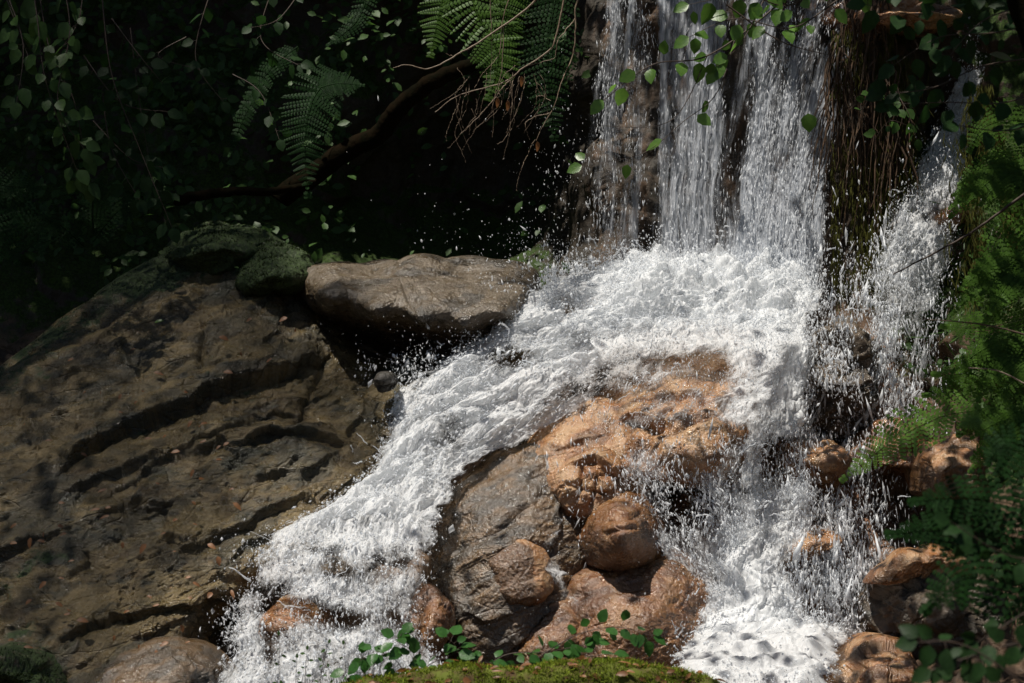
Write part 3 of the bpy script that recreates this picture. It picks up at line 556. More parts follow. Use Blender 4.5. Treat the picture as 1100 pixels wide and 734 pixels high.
# small fall on the right
water('waterfall', [(1040, 30, 11.3, 1062, 30, 11.3), (1030, 70, 11.05, 1056, 70, 11.0), (1010, 130, 10.95, 1045, 130, 10.9), (978, 185, 10.8, 1036, 175, 10.75), (950, 250, 10.6, 1032, 240, 10.6), (930, 320, 10.5, 1015, 320, 10.5), (915, 400, 10.3, 1003, 400, 10.3), (895, 480, 10.05, 990, 480, 10.0)], 180, 460, M_foam,
      'small separate fall tumbling down the right cliff', amp=0.05, fr=9, st=2.4, bulge=0.03, seed=4, edge=0.22, dfun=lambda px, py, u, v, FL: (0.88-0.42*sstep(250, 360, py))*(1-0.55*hole(1008, 232, 20, 16)(px, py))+0.12*fbm(FL*8, 3), endfade=(0.03, 0.3))
# boiling apron at the foot and left cascade
def dfA(px, py, u, v, FL):
    h = 0.8*hole(610, 333, 9, 11)(px, py)+0.5*hole(690, 378, 26, 7)(px, py)
    rib, s = seg_dist(px, py, [(690, 374), (640, 405), (600, 428), (575, 445)]); h = h+0.6*np.exp(-(rib/9)**2)
    h = h+0.55*fbm(FL*np.array([3, 2, 1])+31, 3)*sstep(440, 560, py)+0.9*hole(548, 383, 28, 14)(px, py)+0.5*hole(485, 470, 20, 22)(px, py)
    h = h+0.75*hole(360, 612, 34, 12)(px, py)+0.45*hole(350, 590, 30, 8)(px, py)+0.5*hole(330, 655, 30, 12)(px, py)+0.55*hole(365, 665, 30, 14)(px, py)+0.4*hole(290, 690, 12, 30)(px, py)+0.5*hole(300, 650, 22, 22)(px, py)+0.35*hole(420, 600, 24, 12)(px, py)+0.35*hole(430, 655, 18, 20)(px, py)+0.3*hole(395, 560, 26, 8)(px, py)+0.5*hole(465, 650, 14, 40)(px, py)
    base = 0.88-0.24*sstep(520, 640, py)+0.22*fbm(FL*3.5, 3); h = h*(0.75+0.9*fbm(FL*9+2, 3))
    return np.clip(base-h, 0, 1.3)
water('cascade', [(640, 292, 10.72, 885, 300, 10.7), (590, 300, 10.55, 880, 330, 10.45), (545, 325, 10.35, 800, 355, 10.3), (500, 370, 10.2, 700, 385, 10.15), (440, 410, 10.0, 645, 425, 9.95), (410, 470, 9.8, 560, 475, 9.8), (385, 525, 9.55, 495, 515, 9.6),
                  (300, 570, 9.2, 478, 560, 9.35), (265, 625, 8.95, 472, 620, 9.05), (245, 680, 8.75, 472, 680, 8.85), (225, 740, 8.5, 480, 740, 8.6), (215, 790, 8.4, 500, 790, 8.4)], 460, 900, M_foam,
      'boiling white cascade running down to the lower left', amp=0.085, fr=4.2, st=1.5, bulge=0.07, seed=5, dfun=dfA, edge=0.10)
water('cascade', [(660, 268, 10.85, 880, 285, 10.75), (640, 300, 10.55, 885, 310, 10.5), (610, 335, 10.33, 880, 340, 10.28), (585, 362, 10.2, 862, 368, 10.12), (570, 390, 10.12, 805, 392, 10.08)], 300, 180, M_foam, 'dome of white foam where the main fall lands', amp=0.13, fr=5.5, st=1.1, bulge=0.08, seed=6, edge=0.14,
      dfun=lambda px, py, u, v, FL: (0.98+0.12*fbm(FL*4, 3))*(1-0.65*sstep(338, 375, py)*sstep(650, 700, px)*(1-sstep(795, 812, px))), endfade=(0.15, 0.4))
# veil over the ochre boulder
water('cascade', [(655, 335, 10.25, 865, 335, 10.2), (640, 365, 10.05, 855, 358, 9.95), (625, 400, 9.82, 845, 395, 9.72), (595, 440, 9.6, 830, 430, 9.5), (575, 480, 9.45, 822, 470, 9.42)], 300, 220, M_foam, 'thin lacy veil of water sliding over the ochre boulder', amp=0.035, fr=8, st=1.2, bulge=0.0, seed=7, edge=0.08,
      dfun=lambda px, py, u, v, FL: np.clip(0.82-0.44*sstep(355, 420, py)-0.30*hole(765, 388, 45, 22)(px, py)+0.32*fbm(FL*5, 3)+0.35*(1-sstep(8, 40, np.abs(px-(812-0.1*(py-380))))), 0, 1.2), endfade=(0.08, 0.2))
# strings below the overhang
water('cascade', [(660, 470, 9.55, 815, 465, 9.5), (670, 520, 9.5, 812, 515, 9.45), (690, 570, 9.45, 812, 565, 9.45), (715, 620, 9.4, 812, 620, 9.42), (740, 670, 9.3, 830, 670, 9.35)], 200, 260, M_foam, 'strings of water hanging in front of the dark gap in the outcrop', amp=0.03, fr=10, st=3, bulge=0.0, seed=8, edge=0.1,
      dfun=lambda px, py, u, v, FL: np.clip(0.42+0.42*fbm(FL*np.array([9, 1.6, 1]), 3)+0.2*sstep(540, 620, py)+0.3*sstep(785, 810, px), 0, 1), endfade=(0.12, 0.1))
water('cascade', [(588, 500, 9.38, 610, 500, 9.38), (590, 560, 9.2, 608, 560, 9.2), (580, 600, 9.1, 606, 600, 9.1), (586, 640, 8.98, 618, 640, 8.98), (600, 690, 8.9, 640, 690, 8.9)], 60, 240, M_foam, 'narrow trickle slipping between gray boulder and ochre boulder', amp=0.02, fr=14, st=2.5, bulge=0.01, seed=9, edge=0.3,
      dfun=lambda px, py, u, v, FL: np.clip(0.30+0.5*fbm(FL*9, 3)+0.12*sstep(590, 630, py), 0, 1), endfade=(0.2, 0.15))
# right hand cascade into the pool
def dfR(px, py, u, v, FL):
    h = 0.9*hole(835, 495, 18, 26)(px, py)+0.75*hole(868, 605, 34, 28)(px, py)+0.85*hole(900, 640, 45, 34)(px, py)+0.4*hole(760, 600, 14, 40)(px, py)
    return np.clip(0.88+0.28*fbm(FL*4, 3)-h+0.35*hole(838, 400, 22, 60)(px, py)+0.2*sstep(520, 600, py)*hole(815, 620, 35, 90)(px, py)-0.62*sstep(858, 880, px)*(1-sstep(645, 675, py))-0.5*hole(845, 500, 24, 30)(px, py)-0.2*(1-sstep(770, 795, px))*(1-sstep(620, 660, py)), 0, 1.3)
water('cascade', [(795, 315, 10.55, 890, 300, 10.6), (802, 350, 10.2, 886, 350, 10.25), (806, 400, 9.95, 874, 400, 10.0), (800, 455, 9.75, 866, 455, 9.85), (790, 510, 9.62, 868, 510, 9.75), (772, 560, 9.55, 900, 550, 9.7), (752, 610, 9.4, 930, 600, 9.5), (745, 660, 9.25, 935, 650, 9.4), (735, 705, 9.1, 925, 700, 9.2)], 260, 560, M_foam,
      'steep white cascade dropping right of the ochre outcrop', amp=0.07, fr=6, st=2.0, bulge=0.06, seed=10, edge=0.2, dfun=dfR, endfade=(0.03, 0.06))
water('pool', [(760, 662, 9.35, 900, 672, 9.4), (735, 685, 9.1, 915, 690, 9.1), (722, 705, 8.9, 905, 705, 8.85), (715, 735, 8.6, 900, 735, 8.55), (700, 790, 8.2, 920, 790, 8.1)], 260, 200, M_foam, 'foaming pool at the foot of the right cascade', amp=0.06, fr=5, st=0.8, bulge=0.05, seed=11, edge=0.08,
      dfun=lambda px, py, u, v, FL: np.clip(1.0-0.25*sstep(710, 740, py)+0.2*fbm(FL*5, 3), 0, 1.2), endfade=(0.1, 0))
# clear brown film running over the edge of the slab
def film_mat():
    m, nt, nodes, P = newmat('clear_water_film'); g = N(nt); fl = g.attr('flowco', True)
    h = g.noise(g.mapping(fl, scale=(1, 0.6, 1)), 26, 5, 0.6, 1.0)
    P.inputs['Base Color'].default_value = (0.5, 0.45, 0.35, 1); P.inputs['Roughness'].default_value = 0.08
    nt.links.new(g.bump(h, 0.8, 0.02), P.inputs['Normal'])
    tr = g.new('ShaderNodeBsdfTransparent'); tr.inputs[0].default_value = (0.75, 0.66, 0.5, 1); gl = g.new('ShaderNodeBsdfGlossy'); gl.inputs['Roughness'].default_value = 0.12
    nt.links.new(g.bump(h, 0.8, 0.02), gl.inputs['Normal'])
    mx = g.new('ShaderNodeMixShader'); lw = g.new('ShaderNodeLayerWeight'); lw.inputs[0].default_value = 0.35
    nt.links.new(g.math('MULTIPLY', lw.outputs['Facing'], g.math('MULTIPLY', g.attr('cover'), 0.7)), mx.inputs[0])
    nt.links.new(tr.outputs[0], mx.inputs[1]); nt.links.new(gl.outputs[0], mx.inputs[2]); nt.links.new(mx.outputs[0], nodes['Material Output'].inputs[0])
    return m

# ------------------------------------------------------------------ spray: drops, grains and splashes
OCT_V = np.array([[1, 0, 0], [-1, 0, 0], [0, 1, 0], [0, -1, 0], [0, 0, 1], [0, 0, -1]], float)
OCT_F = np.array([[0, 2, 4], [2, 1, 4], [1, 3, 4], [3, 0, 4], [2, 0, 5], [1, 2, 5], [3, 1, 5], [0, 3, 5]])
def drops(C, size, axis, stretch):
    """C (n,3), size (n,), axis (n,3) unit, stretch (n,)"""
    n = len(C); a = axis; t = np.cross(a, RNG.normal(size=(n, 3))); t /= np.linalg.norm(t, axis=1, keepdims=True); b = np.cross(a, t)
    j = 1+0.25*RNG.normal(size=(n, 6, 1))
    V = C[:, None]+(OCT_V[None, :, 0:1]*t[:, None]+OCT_V[None, :, 1:2]*b[:, None]+OCT_V[None, :, 2:3]*a[:, None]*stretch[:, None, None])*size[:, None, None]*j
    F = OCT_F[None]+6*np.arange(n)[:, None, None]
    return V.reshape(-1, 3), F.reshape(-1, 3)
class Acc:
    def __init__(s): s.V = []; s.F = []; s.n = 0
    def add(s, V, F): s.V.append(V); s.F.append(F+s.n); s.n += len(V)
    def build(s, *a, **k): return mesh(a[0], np.concatenate(s.V), [np.concatenate(s.F)], *a[1:], **k)
def unit(v): return v/(np.linalg.norm(v, axis=-1, keepdims=True)+1e-9)
def grains(label, src, count, size=(0.0035, 0.45), lift=0.03, stretch=(1.2, 0.8), thr=0.45, frq=10, up=0.0, axis=None, edgeonly=False, name='spray'):
    P, n, D, FL = WATER[src]; nu, nv = D.shape
    count = int(count*0.42); k = count*6; i = RNG.random(k)*(nu-1.01); j = RNG.random(k)*(nv-1.01)
    # sample by area
    ii, jj = i.astype(int), j.astype(int)
    area = np.linalg.norm(np.cross(P[ii+1, jj]-P[ii, jj], P[ii, jj+1]-P[ii, jj]), axis=-1); area /= np.percentile(area, 95)
    f = FL[ii, jj]; cl = fbm(f*frq+3, 3)*1.3
    d = D[ii, jj]
    pr = (np.exp(-((d-0.55)/0.28)**2) if edgeonly else sstep(thr-0.35, thr+0.35, d*0.8+cl*0.5))
    ok = RNG.random(k) < pr*np.clip(area, 0, 1); ii, jj = ii[ok][:count], jj[ok][:count]
    m = len(ii)
    fr = RNG.random((m, 2)); C = P[ii, jj]+(P[ii+1, jj]-P[ii, jj])*fr[:, :1]+(P[ii, jj+1]-P[ii, jj])*fr[:, 1:]
    h = RNG.exponential(lift, m); C = C+n[ii, jj]*h[:, None]+np.array([0, 0, 1])*up*RNG.exponential(1, m)[:, None]+RNG.normal(size=(m, 3))*0.012
    ax = unit(P[ii, jj+1]-P[ii, jj]) if axis is None else np.tile(np.array(axis, float), (m, 1)); ax = unit(ax+RNG.normal(size=(m, 3))*0.13)
    sz = 0.66*size[0]*np.exp(1.3*size[1]*np.clip(RNG.normal(size=m), -2.5, 1.8)); stt = np.minimum(stretch[0]+RNG.exponential(stretch[1], m), 0.022/np.maximum(sz, 0.0008)); stt = np.maximum(stt, 1)
    A = Acc(); A.add(*drops(C, sz, ax, stt)); o = A.build(name, M_drop); tag(o, label, 'spray', kind='stuff')
G = lambda i: list(WATER)[i]
grains('fine bright beads in the thin left veil', G(0), 5000, (0.0022, 0.35), 0.015, (3.0, 4), 0.5, 9)
grains('bright beads streaming down the middle curtain', G(1), 9000, (0.0022, 0.35), 0.015, (3.0, 5), 0.55, 9)
grains('bright beads streaming down the right curtain', G(2), 15000, (0.0025, 0.4), 0.02, (2.5, 4), 0.5, 9)
grains('loose drops around the small right fall', G(4), 15000, (0.0029, 0.45), 0.04, (1.3, 1.4), 0.4, 8)
grains('drops thrown over the boiling cascade', G(5), 30000, (0.0034, 0.5), 0.02, (1.1, 0.7), 0.5, 7, up=0.012, edgeonly=True)
grains('fine streaks of water riding on the boiling cascade', G(5), 50000, (0.0013, 0.4), 0.006, (5, 6), 0.5, 6)
grains('fine streaks on the landing foam', G(6), 26000, (0.0013, 0.4), 0.008, (3.5, 4), 0.5, 6)
grains('drops bursting from the landing foam', G(6), 9000, (0.0034, 0.5), 0.03, (1.1, 0.8), 0.5, 6, up=0.03, edgeonly=True)
grains('drops skipping over the ochre boulder', G(7), 24000, (0.0015, 0.5), 0.015, (2.0, 2.5), 0.5, 8)
grains('drops falling across the dark gap of the outcrop', G(8), 9000, (0.0034, 0.4), 0.03, (1.6, 1.6), 0.35, 8)
grains('drops thrown off the steep right cascade', G(10), 15000, (0.0026, 0.5), 0.03, (1.5, 1.6), 0.45, 7, edgeonly=True)
grains('drops over the foaming pool', G(11), 7000, (0.003, 0.5), 0.02, (1.1, 0.6), 0.5, 7, up=0.02, edgeonly=True)
def cloud(label, polys, axis=(0, 0, -1)):
    A = Acc()
    for (cx, cy, rx, ry, Y, dY, cnt, sz, stt, clump) in polys:
        k = cnt*4; px = cx+rx*RNG.normal(size=k); py = cy+ry*RNG.normal(size=k); C = at(px, py, Y+dY*RNG.random(k))
        cl = fbm(C*np.array([7, 7, 4])+2, 3); C = C[RNG.random(k) < sstep(-0.1-0.4*(1-clump), 0.35, cl)][:cnt]; m = len(C)
        ax = unit(np.tile(np.array(axis, float), (m, 1))+RNG.normal(size=(m, 3))*0.25)
        A.add(*drops(C, 0.58*sz*np.exp(0.6*RNG.normal(size=m)), ax, 1.0+RNG.exponential(1.5*stt, m)))
    o = A.build('spray', M_drop); tag(o, label, 'spray', kind='stuff')
cloud('wide scatter of falling drops in front of the dark rocks and hollow',
      [(575, 325, 26, 22, 10.2, 0.3, 2600, 0.0036, 0.5, 0.9), (545, 365, 18, 12, 10.1, 0.2, 900, 0.0034, 0.5, 0.9), (470, 398, 36, 9, 9.95, 0.2, 1300, 0.0034, 0.5, 0.9), (660, 288, 40, 11, 10.5, 0.3, 2600, 0.0034, 0.5, 0.8), (780, 292, 60, 14, 10.4, 0.3, 5000, 0.0034, 0.6, 0.8), (425, 455, 12, 26, 9.75, 0.2, 500, 0.003, 0.5, 0.9), (300, 600, 26, 14, 9.0, 0.2, 700, 0.003, 0.5, 0.9), (255, 680, 12, 30, 8.7, 0.2, 700, 0.003, 0.5, 0.9),
       (955, 380, 34, 70, 10.1, 0.4, 7000, 0.0036, 1.6, 1), (900, 470, 40, 60, 9.8, 0.4, 6500, 0.0036, 1.6, 1), (905, 620, 32, 40, 9.3, 0.3, 6500, 0.0036, 1.8, 0.6), (860, 560, 40, 40, 9.5, 0.3, 3500, 0.0034, 1.4, 0.8),
       (880, 400, 20, 60, 10.0, 0.3, 2500, 0.003, 1.2, 0.8), (590, 300, 45, 30, 10.3, 0.5, 900, 0.0026, 0.5, 0.6), (500, 370, 60, 18, 10.0, 0.3, 700, 0.0024, 0.5, 0.5), (540, 260, 60, 60, 10.8, 0.6, 250, 0.0026, 0.3, 0.1),
       (600, 180, 18, 70, 10.9, 0.3, 350, 0.0026, 0.8, 0.2), (720, 440, 60, 40, 9.4, 0.2, 1500, 0.0024, 0.4, 0.6), (560, 560, 60, 60, 9.05, 0.1, 700, 0.0018, 0.3, 0.3), (700, 540, 60, 50, 9.3, 0.2, 1500, 0.0028, 1.6, 0.7)])
# splash fingers: lumpy arcs leaping from the foam
def tube(path, rad, sides=6):
    path = np.asarray(path, float); n = len(path); t = unit(np.gradient(path, axis=0)); ref = np.where(np.abs(t[:, 2:3]) > 0.9, np.array([[1., 0, 0]]), np.array([[0, 0, 1.]]))
    a = unit(np.cross(t, ref)); b = np.cross(t, a); th = np.linspace(0, 2*math.pi, sides, endpoint=False)
    rad = np.broadcast_to(rad, (n,))
    V = path[:, None]+rad[:, None, None]*(np.cos(th)[None, :, None]*a[:, None]+np.sin(th)[None, :, None]*b[:, None])
    i = np.arange(n-1)[:, None]*sides+np.arange(sides)[None]; i2 = np.arange(n-1)[:, None]*sides+(np.arange(sides)[None]+1) % sides
    F = np.stack([i, i2, i2+sides, i+sides], -1).reshape(-1, 4)
    return V.reshape(-1, 3), F
def splashes():
    A = Acc()
    def arc(p0, v, T, r0, n=14):
        t = np.linspace(0, T, n)[:, None]; p = p0+v*t+np.array([0, 0, -4.9])*t*t; p = p+0.002*RNG.normal(size=p.shape).cumsum(0)
        r = r0*(0.55+0.5*np.abs(np.sin(np.linspace(0, RNG.uniform(5, 11), n)+RNG.random()*6)))*np.linspace(1, 0.5, n); r[0] = r0*0.2; r[-1] = 0.0005
        A.add(*tube(p, r, 5))
    rows = [(640, 300, 10.5, 50, 26), (590, 320, 10.35, 24, 30), (555, 345, 10.2, 14, 22), (520, 385, 10.05, 30, 26), (470, 410, 9.9, 25, 16), (440, 440, 9.8, 14, 10), (410, 495, 9.6, 18, 16), (310, 590, 9.0, 18, 8), (285, 640, 8.8, 12, 7), (270, 690, 8.65, 12, 8),
            (720, 300, 10.3, 70, 26), (840, 310, 10.2, 30, 16), (812, 420, 9.6, 10, 26), (800, 480, 9.45, 10, 20), (700, 420, 9.55, 60, 30), (770, 640, 9.1, 18, 24), (760, 560, 9.3, 20, 16), (960, 260, 10.4, 14, 34), (940, 330, 10.3, 16, 28), (985, 210, 10.6, 16, 16), (620, 400, 9.9, 40, 24), (860, 560, 9.3, 40, 26), (740, 690, 8.8, 20, 20), (340, 640, 8.8, 40, 30)]
    for cx, cy, Y, s, c in rows:
        for _ in range(c):
            p = at(cx+s*RNG.normal(), cy+s*0.5*RNG.normal(), Y+0.15*RNG.random()); sp = RNG.uniform(0.4, 1.5)
            v = np.array([RNG.normal()*0.5-(0.35 if cx < 700 else -0.1), -0.4*RNG.random(), RNG.uniform(0.2, 1.2)])*sp
            arc(p, v, RNG.uniform(0.03, 0.09), RNG.uniform(0.002, 0.0055))
    for px, py, vx, vz, T in [(575, 330, -0.15, 1.2, 0.11), (548, 358, -0.5, 0.9, 0.10), (556, 350, -0.2, 1.1, 0.12), (720, 300, -0.1, 1.2, 0.12)]:
        arc(at(px, py, 10.05), np.array([vx, -0.1, vz]), T, 0.007, 20)
    o = A.build('splash', M_drop); tag(o, 'lumpy fingers of water leaping from the foam', 'splash', kind='stuff')
splashes()

# ------------------------------------------------------------------ foreground ground, moss log, soil
M_soil = plain_mat('forest_soil', (0.035, 0.024, 0.014), (0.06, 0.04, 0.022), 0.9, 12, 0.2, bumpd=0.02)
def ground():
    nx = ny = 160; x = np.sinh(np.linspace(-4.2, 4.2, nx))*6; y = np.sinh(np.linspace(-4.2, 4.2, ny))*6+4
    X, Y = np.meshgrid(x, y, indexing='ij'); P = np.stack([X, Y, 0*X], -1)
    P[..., 2] = -0.45+0.15*fbm(P*0.5, 3)+2.2*sstep(3.5, 9, np.abs(X))+4.5*sstep(12.5, 16, Y)+0.9*np.maximum(0, np.hypot(X, Y-4)-14)**0.8*0.3
    o = mesh('ground', P, gridF(nx, ny), M_soil); tag(o, 'dark forest soil of the valley floor and slopes', 'ground', kind='structure')
ground()

# ------------------------------------------------------------------ foliage
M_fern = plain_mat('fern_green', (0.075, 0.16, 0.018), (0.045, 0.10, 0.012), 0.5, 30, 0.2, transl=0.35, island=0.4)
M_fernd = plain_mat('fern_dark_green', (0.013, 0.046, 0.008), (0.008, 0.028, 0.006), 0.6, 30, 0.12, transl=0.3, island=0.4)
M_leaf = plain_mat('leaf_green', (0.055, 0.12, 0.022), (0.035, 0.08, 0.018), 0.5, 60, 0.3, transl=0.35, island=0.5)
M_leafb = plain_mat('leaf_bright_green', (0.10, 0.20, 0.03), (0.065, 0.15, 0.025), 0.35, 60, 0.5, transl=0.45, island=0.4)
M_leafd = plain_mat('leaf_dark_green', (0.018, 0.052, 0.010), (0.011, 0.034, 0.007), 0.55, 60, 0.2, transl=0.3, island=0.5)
M_twig = plain_mat('twig_pale', (0.26, 0.20, 0.14), (0.15, 0.10, 0.065), 0.6, 60)
M_twigd = plain_mat('twig_dark', (0.06, 0.04, 0.028), (0.035, 0.022, 0.015), 0.6, 60)
M_bark = plain_mat('bark_brown', (0.075, 0.05, 0.03), (0.03, 0.02, 0.012), 0.8, 20, bumpd=0.01)
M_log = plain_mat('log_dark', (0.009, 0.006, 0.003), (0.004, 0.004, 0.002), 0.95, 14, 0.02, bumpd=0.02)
M_root = plain_mat('root_brown', (0.09, 0.05, 0.025), (0.035, 0.022, 0.012), 0.7, 50)
M_litter = plain_mat('dry_leaf', (0.30, 0.13, 0.045), (0.18, 0.08, 0.03), 0.5, 40, transl=0.2, island=0.8)
M_moss = plain_mat('moss_green', (0.24, 0.30, 0.03), (0.12, 0.17, 0.018), 0.9, 60, 0.1, transl=0.2, island=0.7)

def blade(A, base, d, up, L, Wd, n=4, bend=0.15):
    """pointed leaflet strip"""
    s = np.linspace(0, 1, n+1); side = unit(np.cross(d, up)); prof = np.sin(np.pi*np.clip(s, 0, 1)**0.7)**0.8; prof[0] = 0.25; prof[-1] = 0.02
    c = base+d*L*s[:, None]-up*(bend*L*s**2)[:, None]; V = np.concatenate([c-side*Wd*prof[:, None]/2, c+side*Wd*prof[:, None]/2])
    i = np.arange(n); A.add(V, np.stack([i, i+1, i+n+2, i+n+1], -1))
def curve(pts, n):
    pts = np.asarray(pts, float); return cat(pts, np.linspace(0, len(pts)-1, n))
def frond(A, S, pts, width, npin=26, npl=9, facing=(0, -1, 0.3), lean=0.35, droop=0.1):
    """A leaf surface, S stem; pts world polyline from base to tip"""
    n = npin+6; c = curve(pts, n); T = unit(np.gradient(c, axis=0)); f = unit(np.array(facing, float))
    L = np.linalg.norm(np.diff(c, axis=0), axis=1).sum()
    S.add(*tube(c, np.linspace(0.0035, 0.0008, n), 5))
    for k in range(3, n-1):
        s = (k-3)/(n-5); w = width/2*(np.sin(math.pi*min(1, 0.28+s*0.75))**0.9 if s < 0.95 else 0.14)
        w *= RNG.uniform(0.9, 1.08)
        for sg in (-1, 1):
            side = unit(np.cross(T[k], f))*sg; d = unit(side+T[k]*lean+RNG.normal(size=3)*0.06); up = unit(f+RNG.normal(size=3)*0.12)
            if npl <= 1 or w < 0.02:
                blade(A, c[k], d, up, w, L/n*0.95, 3, droop); continue
            m = npl; pw = L/n*0.9
            S.add(*tube(np.stack([c[k], c[k]+d*w*0.9-up*droop*w*0.8]), np.array([0.0012, 0.0004]), 3))
            for q in range(m):
                t = (q+0.5)/m; b = c[k]+d*w*t-up*droop*w*t*t; pl = pw*0.62*(1-0.75*t)+0.003
                for s2 in (-1, 1):
                    dd = unit(np.cross(up, d)*s2+d*0.55); blade(A, b, dd, up, pl, w/m*1.05, 2, 0.1)
            blade(A, c[k]+d*w*0.85-up*droop*w*0.7, d, up, w*0.17, w*0.05, 2)
def leafshape(A, base, d, up, L, Wd, fold=0.18, curl=0.15, n=6):
    s = np.linspace(0, 1, n+1); side = unit(np.cross(d, up)); prof = np.sin(math.pi*s**0.82)**0.75; prof[-1] = 0; prof[0] = 0.05
    prof = prof*(1+0.06*np.cos(np.arange(n+1)*math.pi)); c = base+d*(L*s)[:, None]-up*(curl*L*s**2)[:, None]
    h = prof[:, None]*Wd/2; V = np.concatenate([c-side*h+up*h*fold, c, c+side*h+up*h*fold]); i = np.arange(n); m = n+1
    A.add(V, np.concatenate([np.stack([i, i+1, i+m+1, i+m], -1), np.stack([i+m, i+m+1, i+2*m+1, i+2*m], -1)]))
def to3(pts, Y=None):
    return np.array([at(p[0], p[1], p[2] if len(p) > 2 else Y) for p in pts])
def spray_of_leaves(A, S, pts, step, L, r0=0.004, jit=0.5, facing=(0, -1, 0.5), wr=0.75, start=0.1, twigs=True):
    c = to3(pts); ln = np.linalg.norm(np.diff(c, axis=0), axis=1).sum(); n = max(8, int(ln/0.02)); c = curve(c, n); T = unit(np.gradient(c, axis=0))
    S.add(*tube(c, np.linspace(r0, r0*0.3, n), 5)); k = start*n; sg = 1; ds = ln/n
    while k < n-1:
        i = int(k); f = unit(np.array(facing, float)+RNG.normal(size=3)*jit); side = unit(np.cross(T[i], f))*sg
        d = unit(side+T[i]*0.6+RNG.normal(size=3)*jit+np.array([0, 0, -0.25])); pl = L*RNG.uniform(0.15, 0.5)
        b = c[i]+d*pl; S.add(*tube(np.stack([c[i], b]), np.array([0.0012, 0.0008]), 3))
        ll = L*RNG.uniform(0.65, 1.15); leafshape(A, b, unit(d+np.array([0, 0, -0.3])), unit(f-0.3*d), ll, ll*wr, RNG.uniform(0.05, 0.3), RNG.uniform(0, 0.3)); k += step/ds*RNG.uniform(0.6, 1.4); sg = -sg
    leafshape(A, c[-1], unit(T[-1]+np.array([0, 0, -0.2])), unit(np.array(facing, float)), L, L*wr)
def plant(name, label, cat_, base, leafm, stemm, fn, group=None, part='foliage', spart='stem'):
    A, S = Acc(), Acc(); fn(A, S); root = empty(name, base); tag(root, label, cat_, group)
    for acc, nm, mt in ((A, part, leafm), (S, spart, stemm)):
        if acc.n:
            V = np.concatenate(acc.V)-np.asarray(base, float); mesh(nm, V, [np.concatenate(acc.F)], mt, parent=root)
    return root
def fern(label, fronds, m=M_fern, group=None, **kw):
    b = to3([fronds[0][0][0]])[0]
    def fn(A, S):
        for pts, w in fronds: frond(A, S, to3(pts), w, **kw)
    return plant('fern', label, 'fern', b, m, m, fn, group)

# hanging ferns top centre
fern('pair of lush green fern fronds hanging at the top edge above the ledge boulder', [([(500, -60, 10.3), (478, -10, 10.2), (462, 62, 10.15)], 0.30), ([(520, -70, 10.2), (508, 0, 10.1), (535, 60, 10.05), (524, 108, 10.05)], 0.36), ([(560, -60, 10.3), (545, 0, 10.25), (548, 72, 10.25)], 0.26)], npin=30)
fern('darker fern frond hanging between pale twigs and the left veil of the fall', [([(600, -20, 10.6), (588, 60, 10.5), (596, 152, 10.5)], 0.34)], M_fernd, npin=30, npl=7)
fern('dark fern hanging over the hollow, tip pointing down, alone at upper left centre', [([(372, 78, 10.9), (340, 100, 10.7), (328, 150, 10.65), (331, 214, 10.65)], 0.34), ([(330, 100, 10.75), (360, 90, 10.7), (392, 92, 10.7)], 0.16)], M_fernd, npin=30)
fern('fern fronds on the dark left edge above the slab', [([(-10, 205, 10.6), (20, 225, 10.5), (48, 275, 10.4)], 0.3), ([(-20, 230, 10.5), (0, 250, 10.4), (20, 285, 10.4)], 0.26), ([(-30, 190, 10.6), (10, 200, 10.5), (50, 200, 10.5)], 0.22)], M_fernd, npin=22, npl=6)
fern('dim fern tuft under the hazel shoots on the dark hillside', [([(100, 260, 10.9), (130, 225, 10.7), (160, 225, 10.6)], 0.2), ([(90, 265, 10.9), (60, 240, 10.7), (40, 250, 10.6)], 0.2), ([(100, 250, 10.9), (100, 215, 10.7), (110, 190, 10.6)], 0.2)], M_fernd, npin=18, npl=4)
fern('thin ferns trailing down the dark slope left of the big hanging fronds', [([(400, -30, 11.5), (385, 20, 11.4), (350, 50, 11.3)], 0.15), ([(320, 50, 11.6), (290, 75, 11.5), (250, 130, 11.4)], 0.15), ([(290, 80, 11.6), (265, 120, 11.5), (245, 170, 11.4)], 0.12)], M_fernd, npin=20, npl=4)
# right bank ferns
fern('long pale green fern frond reaching left across the right cascade', [([(1062, 440, 8.6), (1010, 448, 8.5), (955, 476, 8.4), (902, 518, 8.35)], 0.26), ([(1075, 450, 8.6), (1055, 448, 8.5), (1030, 458, 8.5)], 0.13)], plain_mat('fern_pale_green', (0.13, 0.24, 0.035), (0.09, 0.18, 0.03), 0.45, 30, transl=0.4), npin=28, npl=6, lean=0.6)
fern('green ferns on the right bank beside the small fall', [([(1130, 400, 9.2), (1080, 405, 9.0), (1030, 420, 8.9), (990, 425, 8.9)], 0.22), ([(1130, 370, 9.2), (1085, 385, 9.0), (1040, 400, 8.9), (1000, 402, 8.9)], 0.22), ([(1130, 330, 9.3), (1090, 345, 9.1), (1045, 352, 9.0), (1010, 350, 9.0)], 0.2),
      ([(1130, 430, 9.0), (1090, 432, 8.9), (1055, 448, 8.8)], 0.2)], M_fern, npin=22, npl=5)
fern('arching ferns under the tree at the right edge', [([(1140, 240, 9.4), (1105, 235, 9.3), (1070, 270, 9.2), (1052, 330, 9.2)], 0.26), ([(1140, 150, 9.5), (1100, 130, 9.4), (1060, 135, 9.3), (1040, 165, 9.3)], 0.24), ([(1150, 270, 9.3), (1110, 255, 9.2), (1082, 300, 9.1), (1070, 345, 9.1)], 0.24), ([(1140, 180, 9.5), (1100, 165, 9.4), (1055, 170, 9.3)], 0.2)], M_fern, npin=24, npl=5)
